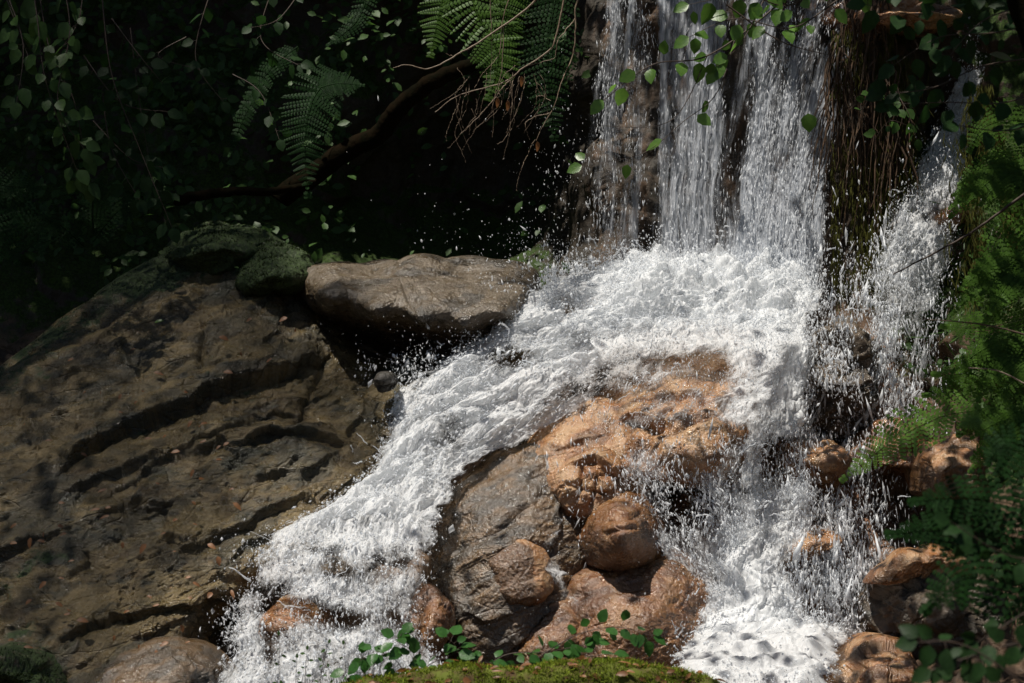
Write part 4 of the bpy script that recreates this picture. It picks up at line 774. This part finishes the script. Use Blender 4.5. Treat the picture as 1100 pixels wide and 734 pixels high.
fern('large dark out of focus ferns filling the lower right corner', [([(1180, 640, 5.8), (1100, 590, 5.7), (1020, 570, 5.6), (950, 575, 5.5)], 0.24), ([(1180, 600, 5.8), (1110, 550, 5.7), (1040, 535, 5.6), (975, 540, 5.5)], 0.22), ([(1200, 700, 5.5), (1120, 640, 5.4), (1040, 620, 5.3), (990, 660, 5.3)], 0.26),
      ([(1190, 560, 5.9), (1130, 510, 5.8), (1080, 480, 5.8), (1060, 500, 5.8)], 0.2)], M_fernd, npin=24, npl=5)

for lb, cx, cy, Y in (('bright fern tuft at the right edge level with the small fall', 1120, 300, 9.0), ('bright fern tuft at the right edge above the flat yellowish boulder', 1125, 390, 8.9), ('small fern tuft tucked under the leafy branch at upper right', 1115, 200, 9.2), ('fern tuft beside the flat yellowish boulder on the right bank', 1130, 470, 8.6)):
    fr = []
    for k in range(9):
        a = math.radians(RNG.uniform(150, 235)); L_ = RNG.uniform(60, 110); ex, ey = cx+math.cos(a)*L_, cy-math.sin(a)*L_*0.55
        fr.append(([(cx+RNG.uniform(0, 25), cy+RNG.uniform(-10, 10), Y), ((cx+ex)/2, (cy+ey)/2-14, Y-0.12), (ex, ey+RNG.uniform(5, 25), Y-0.15+RNG.normal()*0.1)], RNG.uniform(0.12, 0.2)))
    fern(lb, fr, M_fern, npin=20, npl=4, lean=0.45)
# hazel shoots top left
def hz1(A, S):
    for p in ([(30, -60, 10.2), (40, 20, 10.1), (50, 90, 10.0), (85, 190, 10.0)], [(60, -50, 10.2), (75, 30, 10.1), (62, 110, 10.0), (90, 160, 10.0)], [(10, 0, 10.2), (25, 50, 10.1), (18, 110, 10.0)], [(40, -20, 10.3), (55, 60, 10.2), (80, 110, 10.1), (95, 200, 10.1)], [(0, -20, 10.3), (15, 20, 10.2), (30, 60, 10.1)], [(90, -40, 10.3), (85, 20, 10.2), (60, 60, 10.1)]):
        spray_of_leaves(A, S, p, 0.055, 0.085)
plant('hazel_shoot', 'nearer hazel shoots hanging at the far left with round leaves', 'hazel shoot', at(40, -60, 10.2), M_leaf, M_twigd, hz1)
def hz2(A, S):
    for p in ([(110, 0, 10.8), (120, 80, 10.7), (150, 160, 10.6), (185, 245, 10.5)], [(140, 30, 10.9), (150, 110, 10.8), (165, 200, 10.7)], [(90, 60, 10.8), (130, 110, 10.7), (180, 120, 10.7)], [(110, 100, 10.8), (120, 160, 10.7), (150, 215, 10.6)], [(120, 20, 10.9), (150, 60, 10.8), (175, 90, 10.8)], [(100, 130, 10.8), (140, 170, 10.7), (175, 180, 10.7)]):
        spray_of_leaves(A, S, p, 0.055, 0.085)
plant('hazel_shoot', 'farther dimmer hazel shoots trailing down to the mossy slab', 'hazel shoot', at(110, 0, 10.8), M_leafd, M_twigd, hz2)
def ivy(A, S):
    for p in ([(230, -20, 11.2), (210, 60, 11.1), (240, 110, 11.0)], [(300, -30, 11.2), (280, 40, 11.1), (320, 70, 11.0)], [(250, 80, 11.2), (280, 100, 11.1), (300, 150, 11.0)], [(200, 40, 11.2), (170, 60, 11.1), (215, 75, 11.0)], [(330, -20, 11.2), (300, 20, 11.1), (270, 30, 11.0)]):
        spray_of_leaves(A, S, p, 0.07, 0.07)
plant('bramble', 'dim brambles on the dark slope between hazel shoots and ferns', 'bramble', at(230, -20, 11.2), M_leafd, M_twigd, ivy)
# alder branches over the fall
def al1(A, S):
    spray_of_leaves(A, S, [(900, -60, 9.6), (830, 10, 9.5), (760, 60, 9.4), (700, 70, 9.3), (648, 108, 9.3)], 0.085, 0.085, 0.006, start=0.4)
    spray_of_leaves(A, S, [(790, 40, 9.4), (770, 100, 9.3), (735, 130, 9.3), (690, 165, 9.3), (625, 178, 9.3)], 0.15, 0.075, 0.003, start=0.3)
    S.add(*tube(curve(to3([(760, 60, 9.4), (720, 130, 9.35), (640, 135, 9.35)]), 20), np.linspace(0.003, 0.001, 20), 5))
plant('alder_branch', 'bright green alder spray crossing the left of the main fall', 'branch', at(900, -60, 9.6), M_leafb, M_twigd, al1)
def al2(A, S):
    spray_of_leaves(A, S, [(860, -80, 9.5), (830, -20, 9.4), (800, 40, 9.3), (770, 75, 9.3)], 0.06, 0.08, 0.005)
    spray_of_leaves(A, S, [(960, -40, 9.5), (900, 0, 9.4), (850, 30, 9.3), (790, 20, 9.3), (740, 40, 9.3)], 0.065, 0.085, 0.005)
    spray_of_leaves(A, S, [(900, -40, 9.5), (850, 5, 9.4), (800, -5, 9.3), (740, 5, 9.3)], 0.06, 0.08, 0.005)
    S.add(*tube(curve(to3([(780, 5, 9.3), (840, 45, 9.3), (905, 62, 9.3)]), 24), np.linspace(0.005, 0.001, 24), 5))
    S.add(*tube(curve(to3([(830, 60, 9.3), (850, 100, 9.3), (868, 135, 9.3), (862, 175, 9.3)]), 24), np.linspace(0.002, 0.0008, 24), 5))
    leafshape(A, at(868, 122, 9.2), np.array([0.1, 0, -1.0]), unit(np.array([0, -1, 0.2])), 0.085, 0.075)
plant('alder_branch', 'leafy alder twigs crossing the top of the main fall', 'branch', at(900, -60, 9.5), M_leafb, M_twigd, al2)
def al3(A, S):
    for p in ([(1130, -30, 7.6), (1050, 0, 7.5), (985, 15, 7.4), (930, 5, 7.4)], [(1140, 60, 7.6), (1060, 70, 7.5), (1000, 95, 7.4), (950, 100, 7.4)], [(1140, 90, 7.6), (1080, 110, 7.5), (1020, 110, 7.4), (960, 112, 7.4)], [(1130, 20, 7.6), (1070, 35, 7.5), (1010, 40, 7.4), (960, 70, 7.4)],
              [(1140, 120, 7.6), (1085, 140, 7.5), (1030, 135, 7.4)], [(1130, 0, 7.5), (1060, 20, 7.4), (1020, 60, 7.4)], [(1130, -40, 7.5), (1040, -10, 7.4), (960, -8, 7.4)]):
        spray_of_leaves(A, S, p, 0.05, 0.075, 0.004)
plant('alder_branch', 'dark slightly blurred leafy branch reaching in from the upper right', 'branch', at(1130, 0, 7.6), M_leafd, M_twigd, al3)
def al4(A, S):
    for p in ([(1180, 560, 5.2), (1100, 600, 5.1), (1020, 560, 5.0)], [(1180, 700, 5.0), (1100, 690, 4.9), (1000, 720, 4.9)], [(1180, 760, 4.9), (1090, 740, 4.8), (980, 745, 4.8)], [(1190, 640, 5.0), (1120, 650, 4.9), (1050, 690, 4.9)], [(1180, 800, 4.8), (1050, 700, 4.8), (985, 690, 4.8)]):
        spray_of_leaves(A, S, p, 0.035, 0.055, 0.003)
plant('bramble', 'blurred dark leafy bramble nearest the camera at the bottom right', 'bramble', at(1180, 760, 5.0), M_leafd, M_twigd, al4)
def al5(A, S):
    for p in ([(925, 122, 10.5), (940, 100, 10.4), (965, 118, 10.3)], [(960, 95, 10.5), (975, 120, 10.4), (985, 150, 10.4)], [(940, 150, 10.5), (955, 130, 10.4), (975, 135, 10.4)]):
        spray_of_leaves(A, S, p, 0.04, 0.06, 0.002)
plant('cliff_plant', 'small bright fern leaved plant rooted on the root hung cliff between the falls', 'plant', at(925, 122, 10.5), M_leaf, M_twigd, al5)
# pale bare twigs top centre
def tw(A, S):
    def t(pts, r): c = curve(to3(pts, 9.9), 40); c = c+0.006*np.cumsum(RNG.normal(size=c.shape), 0)*0.3; S.add(*tube(c, np.linspace(r, r*0.3, 40), 6))
    t([(600, -50), (575, 0), (540, 28), (505, 50), (485, 62), (463, 72), (440, 67), (424, 70)], 0.006); t([(487, 60), (481, 55)], 0.002)
    t([(620, -50), (607, 0), (598, 40), (590, 55), (560, 75), (545, 88), (520, 96), (490, 105), (470, 120)], 0.006)
    t([(640, -50), (620, 0), (618, 30), (614, 55), (600, 85), (592, 110), (580, 130), (570, 150)], 0.005)
    t([(618, 20), (600, 45), (592, 68), (565, 72)], 0.0035); t([(592, 108), (580, 105), (572, 110)], 0.002); t([(590, 122), (565, 135), (566, 150)], 0.0025)
    t([(548, 86), (530, 105), (510, 130), (492, 145)], 0.0035); t([(552, 85), (552, 120), (548, 145), (535, 155)], 0.0025); t([(575, 150), (560, 185), (556, 205)], 0.002)
    t([(526, -20), (528, 40), (526, 90)], 0.003); t([(555, -20), (540, 20), (535, 60), (520, 80), (508, 100)], 0.003); t([(540, 25), (538, 80), (530, 110), (528, 150)], 0.0025)
    for _ in range(26):
        x, y = RNG.uniform(490, 580), RNG.uniform(60, 130); t([(x, y), (x+RNG.normal()*8, y+20), (x-10+RNG.normal()*12, y+RNG.uniform(30, 60))], 0.0016)
plant('bare_branch', 'pale leafless twigs dangling over the black hollow at top centre', 'branch', at(600, -50, 9.9), M_twig, M_twig, tw, spart='twigs')
def curled(A, S):
    for x, y in [(534, 105), (545, 108), (560, 82), (577, 152)]:
        leafshape(A, at(x, y, 9.88), unit(np.array([0.1, 0, -1.0])), unit(np.array([0.3, -1, 0.1])), 0.05, 0.022, 0.6, 0.4)
plant('withered_leaves', 'brown withered leaves caught in the pale twigs', 'dead leaves', at(545, 100, 9.88), M_litter, M_litter, curled)
# stem crossing the small fall
def tube_thing(name, label, cat_, pts, r, m, sides=10, n=40, wob=0.3, group=None):
    c = curve(to3(pts), n); c = c+0.01*wob*np.cumsum(RNG.normal(size=c.shape), 0); o = mesh(name, *[(lambda t: t)(q) for q in tube(c, np.linspace(r[0], r[1], n), sides)], m)
    tag(o, label, cat_, group); return o
tube_thing('dead_stem', 'thin dark stem slanting across the small right fall', 'stem', [(1125, 190, 8.6), (1050, 245, 8.7), (960, 295, 8.8)], (0.008, 0.003), M_twigd, wob=0.1)
tube_thing('dead_stem', 'brown stalk lying level over the right bank ferns', 'stem', [(1110, 362, 8.4), (1050, 348, 8.5), (990, 343, 8.6)], (0.005, 0.002), M_root, wob=0.05)
tube_thing('dead_stem', 'straw coloured stalk curving over the ferns above the pale frond', 'stem', [(1100, 412, 8.3), (1070, 398, 8.35), (1040, 395, 8.4)], (0.004, 0.002), M_twig, wob=0.05)
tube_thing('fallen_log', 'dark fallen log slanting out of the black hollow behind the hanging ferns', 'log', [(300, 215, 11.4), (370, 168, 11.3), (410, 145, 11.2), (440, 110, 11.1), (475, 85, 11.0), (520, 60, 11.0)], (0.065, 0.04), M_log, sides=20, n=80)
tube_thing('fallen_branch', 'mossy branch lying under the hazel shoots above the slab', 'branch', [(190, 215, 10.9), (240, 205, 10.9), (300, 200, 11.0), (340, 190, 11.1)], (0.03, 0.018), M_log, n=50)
# tree trunk in the upper right corner
def trunk_tree():
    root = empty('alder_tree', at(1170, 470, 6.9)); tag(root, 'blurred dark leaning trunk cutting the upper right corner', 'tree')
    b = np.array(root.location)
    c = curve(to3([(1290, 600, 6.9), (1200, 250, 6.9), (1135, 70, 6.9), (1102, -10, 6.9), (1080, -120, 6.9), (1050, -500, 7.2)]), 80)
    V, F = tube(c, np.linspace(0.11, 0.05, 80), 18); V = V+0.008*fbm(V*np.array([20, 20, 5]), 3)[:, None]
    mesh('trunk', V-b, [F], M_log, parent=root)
    A = Acc(); cr = np.array([1.6, 7.6, 4.4])
    for _ in range(2600):
        p = cr+RNG.normal(size=3)*np.array([1.1, 1.0, 0.45])
        q = pix(p[None]); 
        if q[1][0] > -30 and q[0][0] < 1130: continue
        leafshape(A, p, unit(RNG.normal(size=3)), unit(RNG.normal(size=3)+np.array([0, 0, 1])), 0.09, 0.07, n=3)
    mesh('crown', np.concatenate(A.V)-b, [np.concatenate(A.F)], M_leafd, parent=root)
trunk_tree()
# hanging roots and moss on the cliff between the falls
def roots():
    A = Acc()
    for _ in range(160):
        px = RNG.uniform(892, 975); top = RNG.uniform(-30, 120) if px < 950 else RNG.uniform(60, 150); ln = RNG.uniform(30, 200)
        if px+0.0 < 905+0*px and top < 40: top += 60
        Y = 10.62+RNG.random()*0.12; k = 12; s = np.linspace(0, 1, k); x = px+RNG.normal()*16*s+np.cumsum(RNG.normal(size=k))*2.0-10*s*(px < 930); y = top+ln*s
        c = at(x, y, Y-0.05*np.sin(s*3)); A.add(*tube(c, np.linspace(RNG.uniform(0.003, 0.009), 0.001, k), 5))
    o = A.build('hanging_roots', M_root); tag(o, 'brown roots hanging down the cliff between the two falls', 'roots', kind='stuff')
    A = Acc()
    for _ in range(14000):
        px = RNG.normal()*14+958; py = RNG.uniform(60, 330); 
        q = RNG.random()
        if q < 0.40: px = RNG.normal()*22+1075; py = RNG.uniform(90, 330)
        elif q < 0.62: px = RNG.uniform(893, 960); py = RNG.uniform(30, 330)
        if fbm(np.array([[px*0.05, py*0.012, 5.0]]), 2)[0] < -0.1: continue
        Y = (10.62 if px < 1010 else 10.0)+RNG.random()*0.12; p = at(px, py, Y)
        blade(A, p, unit(np.array([RNG.normal()*0.25, -0.5*RNG.random(), -1])), unit(np.array([RNG.normal()*0.4, -1, 0.1])), RNG.uniform(0.03, 0.09), 0.006, 2)
    o = A.build('hanging_moss', plain_mat('hanging_moss_olive', (0.10, 0.10, 0.022), (0.05, 0.055, 0.012), 0.9, 30, 0.1, transl=0.2, island=0.7)); tag(o, 'olive strands of moss and grass hanging from the right cliff', 'moss', kind='stuff')
roots()
# ochre earth lip above the fall
rock('lip_rock', [(880, 20), (895, 8), (930, 2), (1000, 4), (1035, 14), (1020, 28), (960, 26), (910, 30)], [(950, 14, 10.5), (900, 18, 10.65), (1010, 16, 10.65)], 10.9, M_orange, 'flat ochre ledge at the top edge between the two falls', 'rock', n=160, seed=50, amp=(0.02, 0.004, 0.003))
# undergrowth on the dark hillside
def undergrowth():
    A = Acc()
    for _ in range(13000):
        px, py = RNG.uniform(-200, 620), RNG.uniform(-160, 310)
        if px > 380 and py > 100 and RNG.random() < 0.9: continue
        if fbm(np.array([[px*0.02, py*0.02, 3.0]]), 3)[0] < 0.0: continue
        p = at(px, py, 12.5); p[1] = BED(p[0:1], p[2:3])[0]-RNG.exponential(0.2); p = p+RNG.normal(size=3)*0.05
        L = RNG.uniform(0.03, 0.09); f = unit(np.array([0, -1, 0.6])+RNG.normal(size=3)*0.5); leafshape(A, p, unit(np.cross(f, RNG.normal(size=3))), f, L, L*0.6, n=3)
    o = A.build('undergrowth', M_leaf); tag(o, 'mass of small dark leaves covering the shaded hillside', 'undergrowth', kind='stuff')
    A = Acc()
    for _ in range(9000):
        px, py = RNG.uniform(985, 1250), RNG.uniform(200, 780)
        if px < 1030+40*math.sin(py*0.03): continue
        if fbm(np.array([[px*0.03, py*0.03, 8.0]]), 3)[0] < -0.05: continue
        p = at(px, py, 9.8); p[1] = BED(p[0:1], p[2:3])[0]-RNG.exponential(0.10)
        f = unit(np.array([-0.3, -1, 0.6])+RNG.normal(size=3)*0.5); L = RNG.uniform(0.03, 0.09)
        if RNG.random() < 0.5: blade(A, p, unit(np.array([RNG.normal()*0.5-0.2, -0.6, RNG.normal()*0.6])), f, L*1.8, 0.006, 3)
        else: leafshape(A, p, unit(np.cross(f, RNG.normal(size=3))), f, L*0.7, L*0.4, n=3)
    o = A.build('ground_cover', M_leaf); tag(o, 'low grass and leaves covering the right bank', 'ground cover', kind='stuff')
    A = Acc()                                   # moss tufts rooted in the mossy patches of the slab and boulders
    for P, nn, ms in ROCKS:
        if ms.max() < 0.3: continue
        q = 9000 if P.shape[0] > 500 else 1500
        ii = RNG.integers(1, P.shape[0]-1, q); jj = RNG.integers(1, P.shape[0]-1, q); m = ms[ii, jj]+0.35*fbm(P[ii, jj]*8, 3)
        for a_, b_ in zip(ii[m > 0.5], jj[m > 0.5]):
            n_ = nn[a_, b_]; blade(A, P[a_, b_]-n_*0.002, unit(n_+np.array([0, -0.2, 0.3])+RNG.normal(size=3)*0.5), unit(RNG.normal(size=3)), RNG.uniform(0.008, 0.02), 0.005, 2)
    o = A.build('moss_tufts', plain_mat('moss_tuft_green', (0.022, 0.036, 0.005), (0.010, 0.018, 0.003), 0.9, 30, 0.1, transl=0.2, island=0.6)); tag(o, 'short moss tufts on the slab head and left corner stones', 'moss', kind='stuff')
undergrowth()
# mossy log and brambles at the bottom
def bottom():
    root = empty('mossy_log', at(570, 760, 7.4)); tag(root, 'decaying mossy log with bark litter along the bottom edge', 'log'); b = np.array(root.location)
    c = curve(to3([(330, 775, 7.5), (400, 753, 7.45), (480, 742, 7.4), (570, 738, 7.4), (660, 738, 7.4), (740, 743, 7.4), (790, 775, 7.4)]), 200)
    V, F = tube(c, 0.085+0.0*np.arange(200), 48); V = V+unit(V-np.repeat(c, 48, 0))*(0.05*fbm(V*5, 4)+0.006*fbm(V*50, 2))[:, None]
    mesh('wood', V-b, [F], plain_mat('mossy_wood', (0.09, 0.11, 0.018), (0.06, 0.035, 0.018), 0.9, 16, 0.15, bumpd=0.01), parent=root)
    A = Acc()
    for _ in range(26000):
        k = RNG.integers(0, 200); 
        th = RNG.uniform(0.05, math.pi-0.05); 
        if fbm(np.array([[k*0.09, th*1.5, 1.0]]), 3)[0] < -0.12: continue
        n = np.array([0, -math.cos(th), math.sin(th)]); p = c[k]+n*0.085; p = p+n*(0.05*fbm(p[None]*5, 4)[0])+RNG.normal(size=3)*0.005
        blade(A, p, unit(n+RNG.normal(size=3)*0.6), unit(RNG.normal(size=3)), RNG.uniform(0.008, 0.02), 0.004, 2)
    mesh('moss', np.concatenate(A.V)-b, [np.concatenate(A.F)], M_moss, parent=root)
    A = Acc()
    for _ in range(150):
        k = RNG.integers(0, 200); th = RNG.uniform(0.3, 2.2); n = np.array([0, -math.cos(th), math.sin(th)]); p = c[k]+n*0.085; p = p+n*(0.012+0.05*fbm(p[None]*5, 4)[0])
        leafshape(A, p, unit(np.array([RNG.normal(), 0.3*RNG.normal(), 0.2*RNG.normal()])), unit(n+0.4*RNG.normal(size=3)), RNG.uniform(0.02, 0.06), RNG.uniform(0.008, 0.025), 0.3, 0.3)
    tag(mesh('litter', np.concatenate(A.V)-b, [np.concatenate(A.F)], M_litter, parent=root), kind='stuff')
    def br(A, S):
        for p in ([(520, 745, 7.6), (570, 712, 7.6), (620, 682, 7.6), (665, 674, 7.6), (702, 684, 7.6)], [(500, 740, 7.6), (540, 705, 7.6), (590, 700, 7.6), (640, 690, 7.6)], [(560, 740, 7.5), (600, 712, 7.5), (660, 702, 7.5)]):
            spray_of_leaves(A, S, p, 0.022, 0.058, 0.003, facing=(0, -0.6, 1), start=0.25)
    plant('bramble', 'arching bramble with toothed leaves over the foot of the rust boulder', 'bramble', at(520, 745, 7.6), plain_mat('bramble_green', (0.05, 0.15, 0.03), (0.035, 0.10, 0.02), 0.35, 60, transl=0.35, island=0.4), M_twigd, br)
    def br2(A, S):
        for p in ([(440, 750, 7.5), (430, 715, 7.5), (405, 700, 7.5), (385, 712, 7.5)], [(430, 750, 7.5), (445, 705, 7.5), (428, 690, 7.5), (432, 680, 7.5)], [(420, 750, 7.5), (460, 715, 7.5), (490, 700, 7.5), (480, 684, 7.5)], [(400, 750, 7.5), (395, 725, 7.5), (370, 722, 7.5)], [(470, 745, 7.5), (500, 715, 7.5), (530, 712, 7.5)]):
            spray_of_leaves(A, S, p, 0.016, 0.058, 0.002, facing=(0, -0.8, 0.8))
    plant('bramble', 'low bushy bramble in front of the foam left of the arching one', 'bramble', at(440, 750, 7.5), bpy.data.materials['bramble_green'], M_twigd, br2)
    def br3(A, S):
        for x in (296, 318, 330, 348, 357, 372):
            p = [(x, 760, 7.6), (x+RNG.normal()*4, 730, 7.6), (x+RNG.normal()*7, 700+RNG.uniform(-25, 12), 7.6)]; spray_of_leaves(A, S, p, 0.03, 0.022, 0.002, wr=0.5)
    plant('seedling', 'spindly dark stemmed seedlings in front of the cascade at bottom left', 'plant', at(330, 760, 7.6), M_leaf, M_twigd, br3)
bottom()
# fallen leaves on the slab
def litter():
    S = rbf(slab_c, 0.06); spots = [(235, 362, 'round orange leaf high on the slab below the moss'), (166, 347, 'pale green leaf on the dark upper slab'), (165, 400, 'orange leaf resting on the slab left of the main crack'), (240, 400, 'small orange leaf at the end of the main crack'), (250, 540, 'bright orange leaf lying in the wet middle of the slab'),
             (82, 666, 'long dark red leaf near the bottom of the slab')]
    gen = [(RNG.uniform(5, 255), RNG.uniform(450, 700)) for _ in range(60)]+[(RNG.uniform(60, 330), RNG.uniform(300, 480)) for _ in range(16)]
    for i, (px, py, lb) in enumerate([(a, b, c) for a, b, c in spots]+[(a, b, None) for a, b in gen]):
        A = Acc(); p = at(px, py, 9.5)
        for _ in range(4):
            y = S(p[0:1], p[2:3])[0]; p = at(px, py, y)
        p = at(px, py, y-0.135); L = RNG.uniform(0.02, 0.05) if lb is None else 0.055
        leafshape(A, np.zeros(3), unit(np.array([RNG.normal(), -0.3, 0.4*RNG.normal()])), unit(np.array([0.2*RNG.normal(), -0.7, 0.7])), L, L*RNG.uniform(0.3, 0.6), 0.3, 0.3)
        o = mesh('fallen_leaf', np.concatenate(A.V), [np.concatenate(A.F)], M_litter if lb is None or 'green' not in lb else M_leafb, origin=(0, 0, 0)); o.location = p
        tag(o, lb or 'one of the small dry brown leaves littering the slab', 'fallen leaf', 'fallen leaves on the slab')
litter()
# ------------------------------------------------------------------ added unseen tree crowns, leaves placed to shade the gully and leave the falls sunlit
def canopy():
    specs = [('shade_tree', 'unseen tree added on the left, its crown shading the slope', (-5.2, 8.5, 0.5)), ('shade_tree', 'unseen tree added for shade behind the falls', (-1.0, 15.5, 3.5)), ('shade_tree', 'unseen tree added for shade on the right bank', (5.0, 8.0, 1.0))]
    def shade(px, py):
        s = 0.995*(1-sstep(600, 640, px))*(1-sstep(240, 275, py))
        s = np.maximum(s, 0.97*(1-sstep(250, 330, px))*(1-sstep(270, 400, py+0.35*px-60)))
        s = np.maximum(s, 0.45*(1-sstep(90, 240, py))*sstep(600, 660, px))
        s = np.maximum(s, 0.5*sstep(900, 960, px)*(1-sstep(90, 160, py)))
        s = np.maximum(s, 0.55*sstep(960, 1030, px)*(1-0.7*sstep(180, 220, py)*(1-sstep(480, 540, py))))
        return s
    n = 120000; H = RNG.uniform(5.2, 7.6, n); lx = RNG.uniform(-6.5, 5.5, n); lz = RNG.uniform(-0.5, 5.6, n)
    ly = BED(lx, lz)-0.2; tt = (H-lz)/SUNV[2]; C = np.stack([lx+SUNV[0]*tt, ly+SUNV[1]*tt, H], -1)
    px, py = pix(np.stack([lx, ly, lz], -1)); sh = shade(px, py)
    cl = sstep(-0.3, 0.3, fbm(C*np.array([1.6, 1.6, 1.6]), 3)); pr = np.where(sh > 0.9, sh*1.7, sh*cl*1.2)
    k = (RNG.random(n) < pr*0.42)&(sh > 0.02); k2 = k & True
    n3 = 85000; l3 = np.stack([RNG.uniform(-3.6, 0.3, n3), np.zeros(n3), RNG.uniform(-0.6, 2.6, n3)], -1); l3[:, 1] = rbf(slab_c, 0.06)(l3[:, 0], l3[:, 2]); p3, q3 = pix(l3)  # high layer of small leaves added to dim the sun on the slab
    s3 = (0.60+0.40*(1-sstep(300, 620, q3+0.25*(p3-200))))*(1-sstep(370, 440, p3-0.55*(q3-480)*(q3 > 480)*-1))*sstep(212, 235, q3)*(1-sstep(230, 330, p3-(q3-500)*-0.75)*(q3 > 500))
    s3 = s3*(1-sstep(300, 330, p3)*(1-sstep(345, 375, q3))); h3 = RNG.uniform(13.5, 15.5, n3); t3 = (h3-l3[:, 2])/SUNV[2]; C3 = l3+SUNV*t3[:, None]; C3 = C3[RNG.random(n3) < s3]
    extra = 9000; E = np.stack([RNG.uniform(-7, 6, extra), RNG.uniform(12.5, 18, extra), RNG.uniform(6, 9, extra)], -1); F_ = np.stack([RNG.uniform(-9, -4.0, extra), RNG.uniform(-2, 14, extra), RNG.uniform(3.5, 8, extra)], -1); G_ = np.stack([RNG.uniform(3.6, 8, extra), RNG.uniform(0, 14, extra), RNG.uniform(3.5, 8, extra)], -1)
    C = np.concatenate([C[k2], E, F_, G_]); own = np.where(C[:, 0] > 1.8, 2, np.where(C[:, 1] > 12, 1, 0)); nC = len(C); C = np.concatenate([C, C3]); own = np.concatenate([own, np.zeros(len(C3), int)]); small = np.arange(len(C)) >= nC
    for w, (nm, lb, b) in enumerate(specs):
        root = empty(nm, b); tag(root, lb, 'tree'); b = np.array(b, float); c = C[own == w]
        top = np.array([c[:, 0].mean(), c[:, 1].mean(), c[:, 2].max()-0.5]); cc = curve(np.stack([b, b*0.6+top*0.4+np.array([0, 0, 1]), top]), 30)
        V, F = tube(cc, np.linspace(0.2, 0.05, 30), 12); mesh('trunk', V-b, [F], M_bark, parent=root)
        m = len(c); L = (RNG.uniform(0.10, 0.2, m)*np.where(small[own == w], 0.30, 1))[:, None]; d = unit(RNG.normal(size=(m, 3))); s = unit(np.cross(d, RNG.normal(size=(m, 3))+np.array([0, 0, 0.5])))
        V = np.stack([c-d*L*0.5, c+s*L*0.32, c+d*L*0.5, c-s*L*0.32], 1).reshape(-1, 3)-b
        mesh('crown', V, [np.arange(m*4).reshape(-1, 4)], M_leafd, parent=root)
canopy()
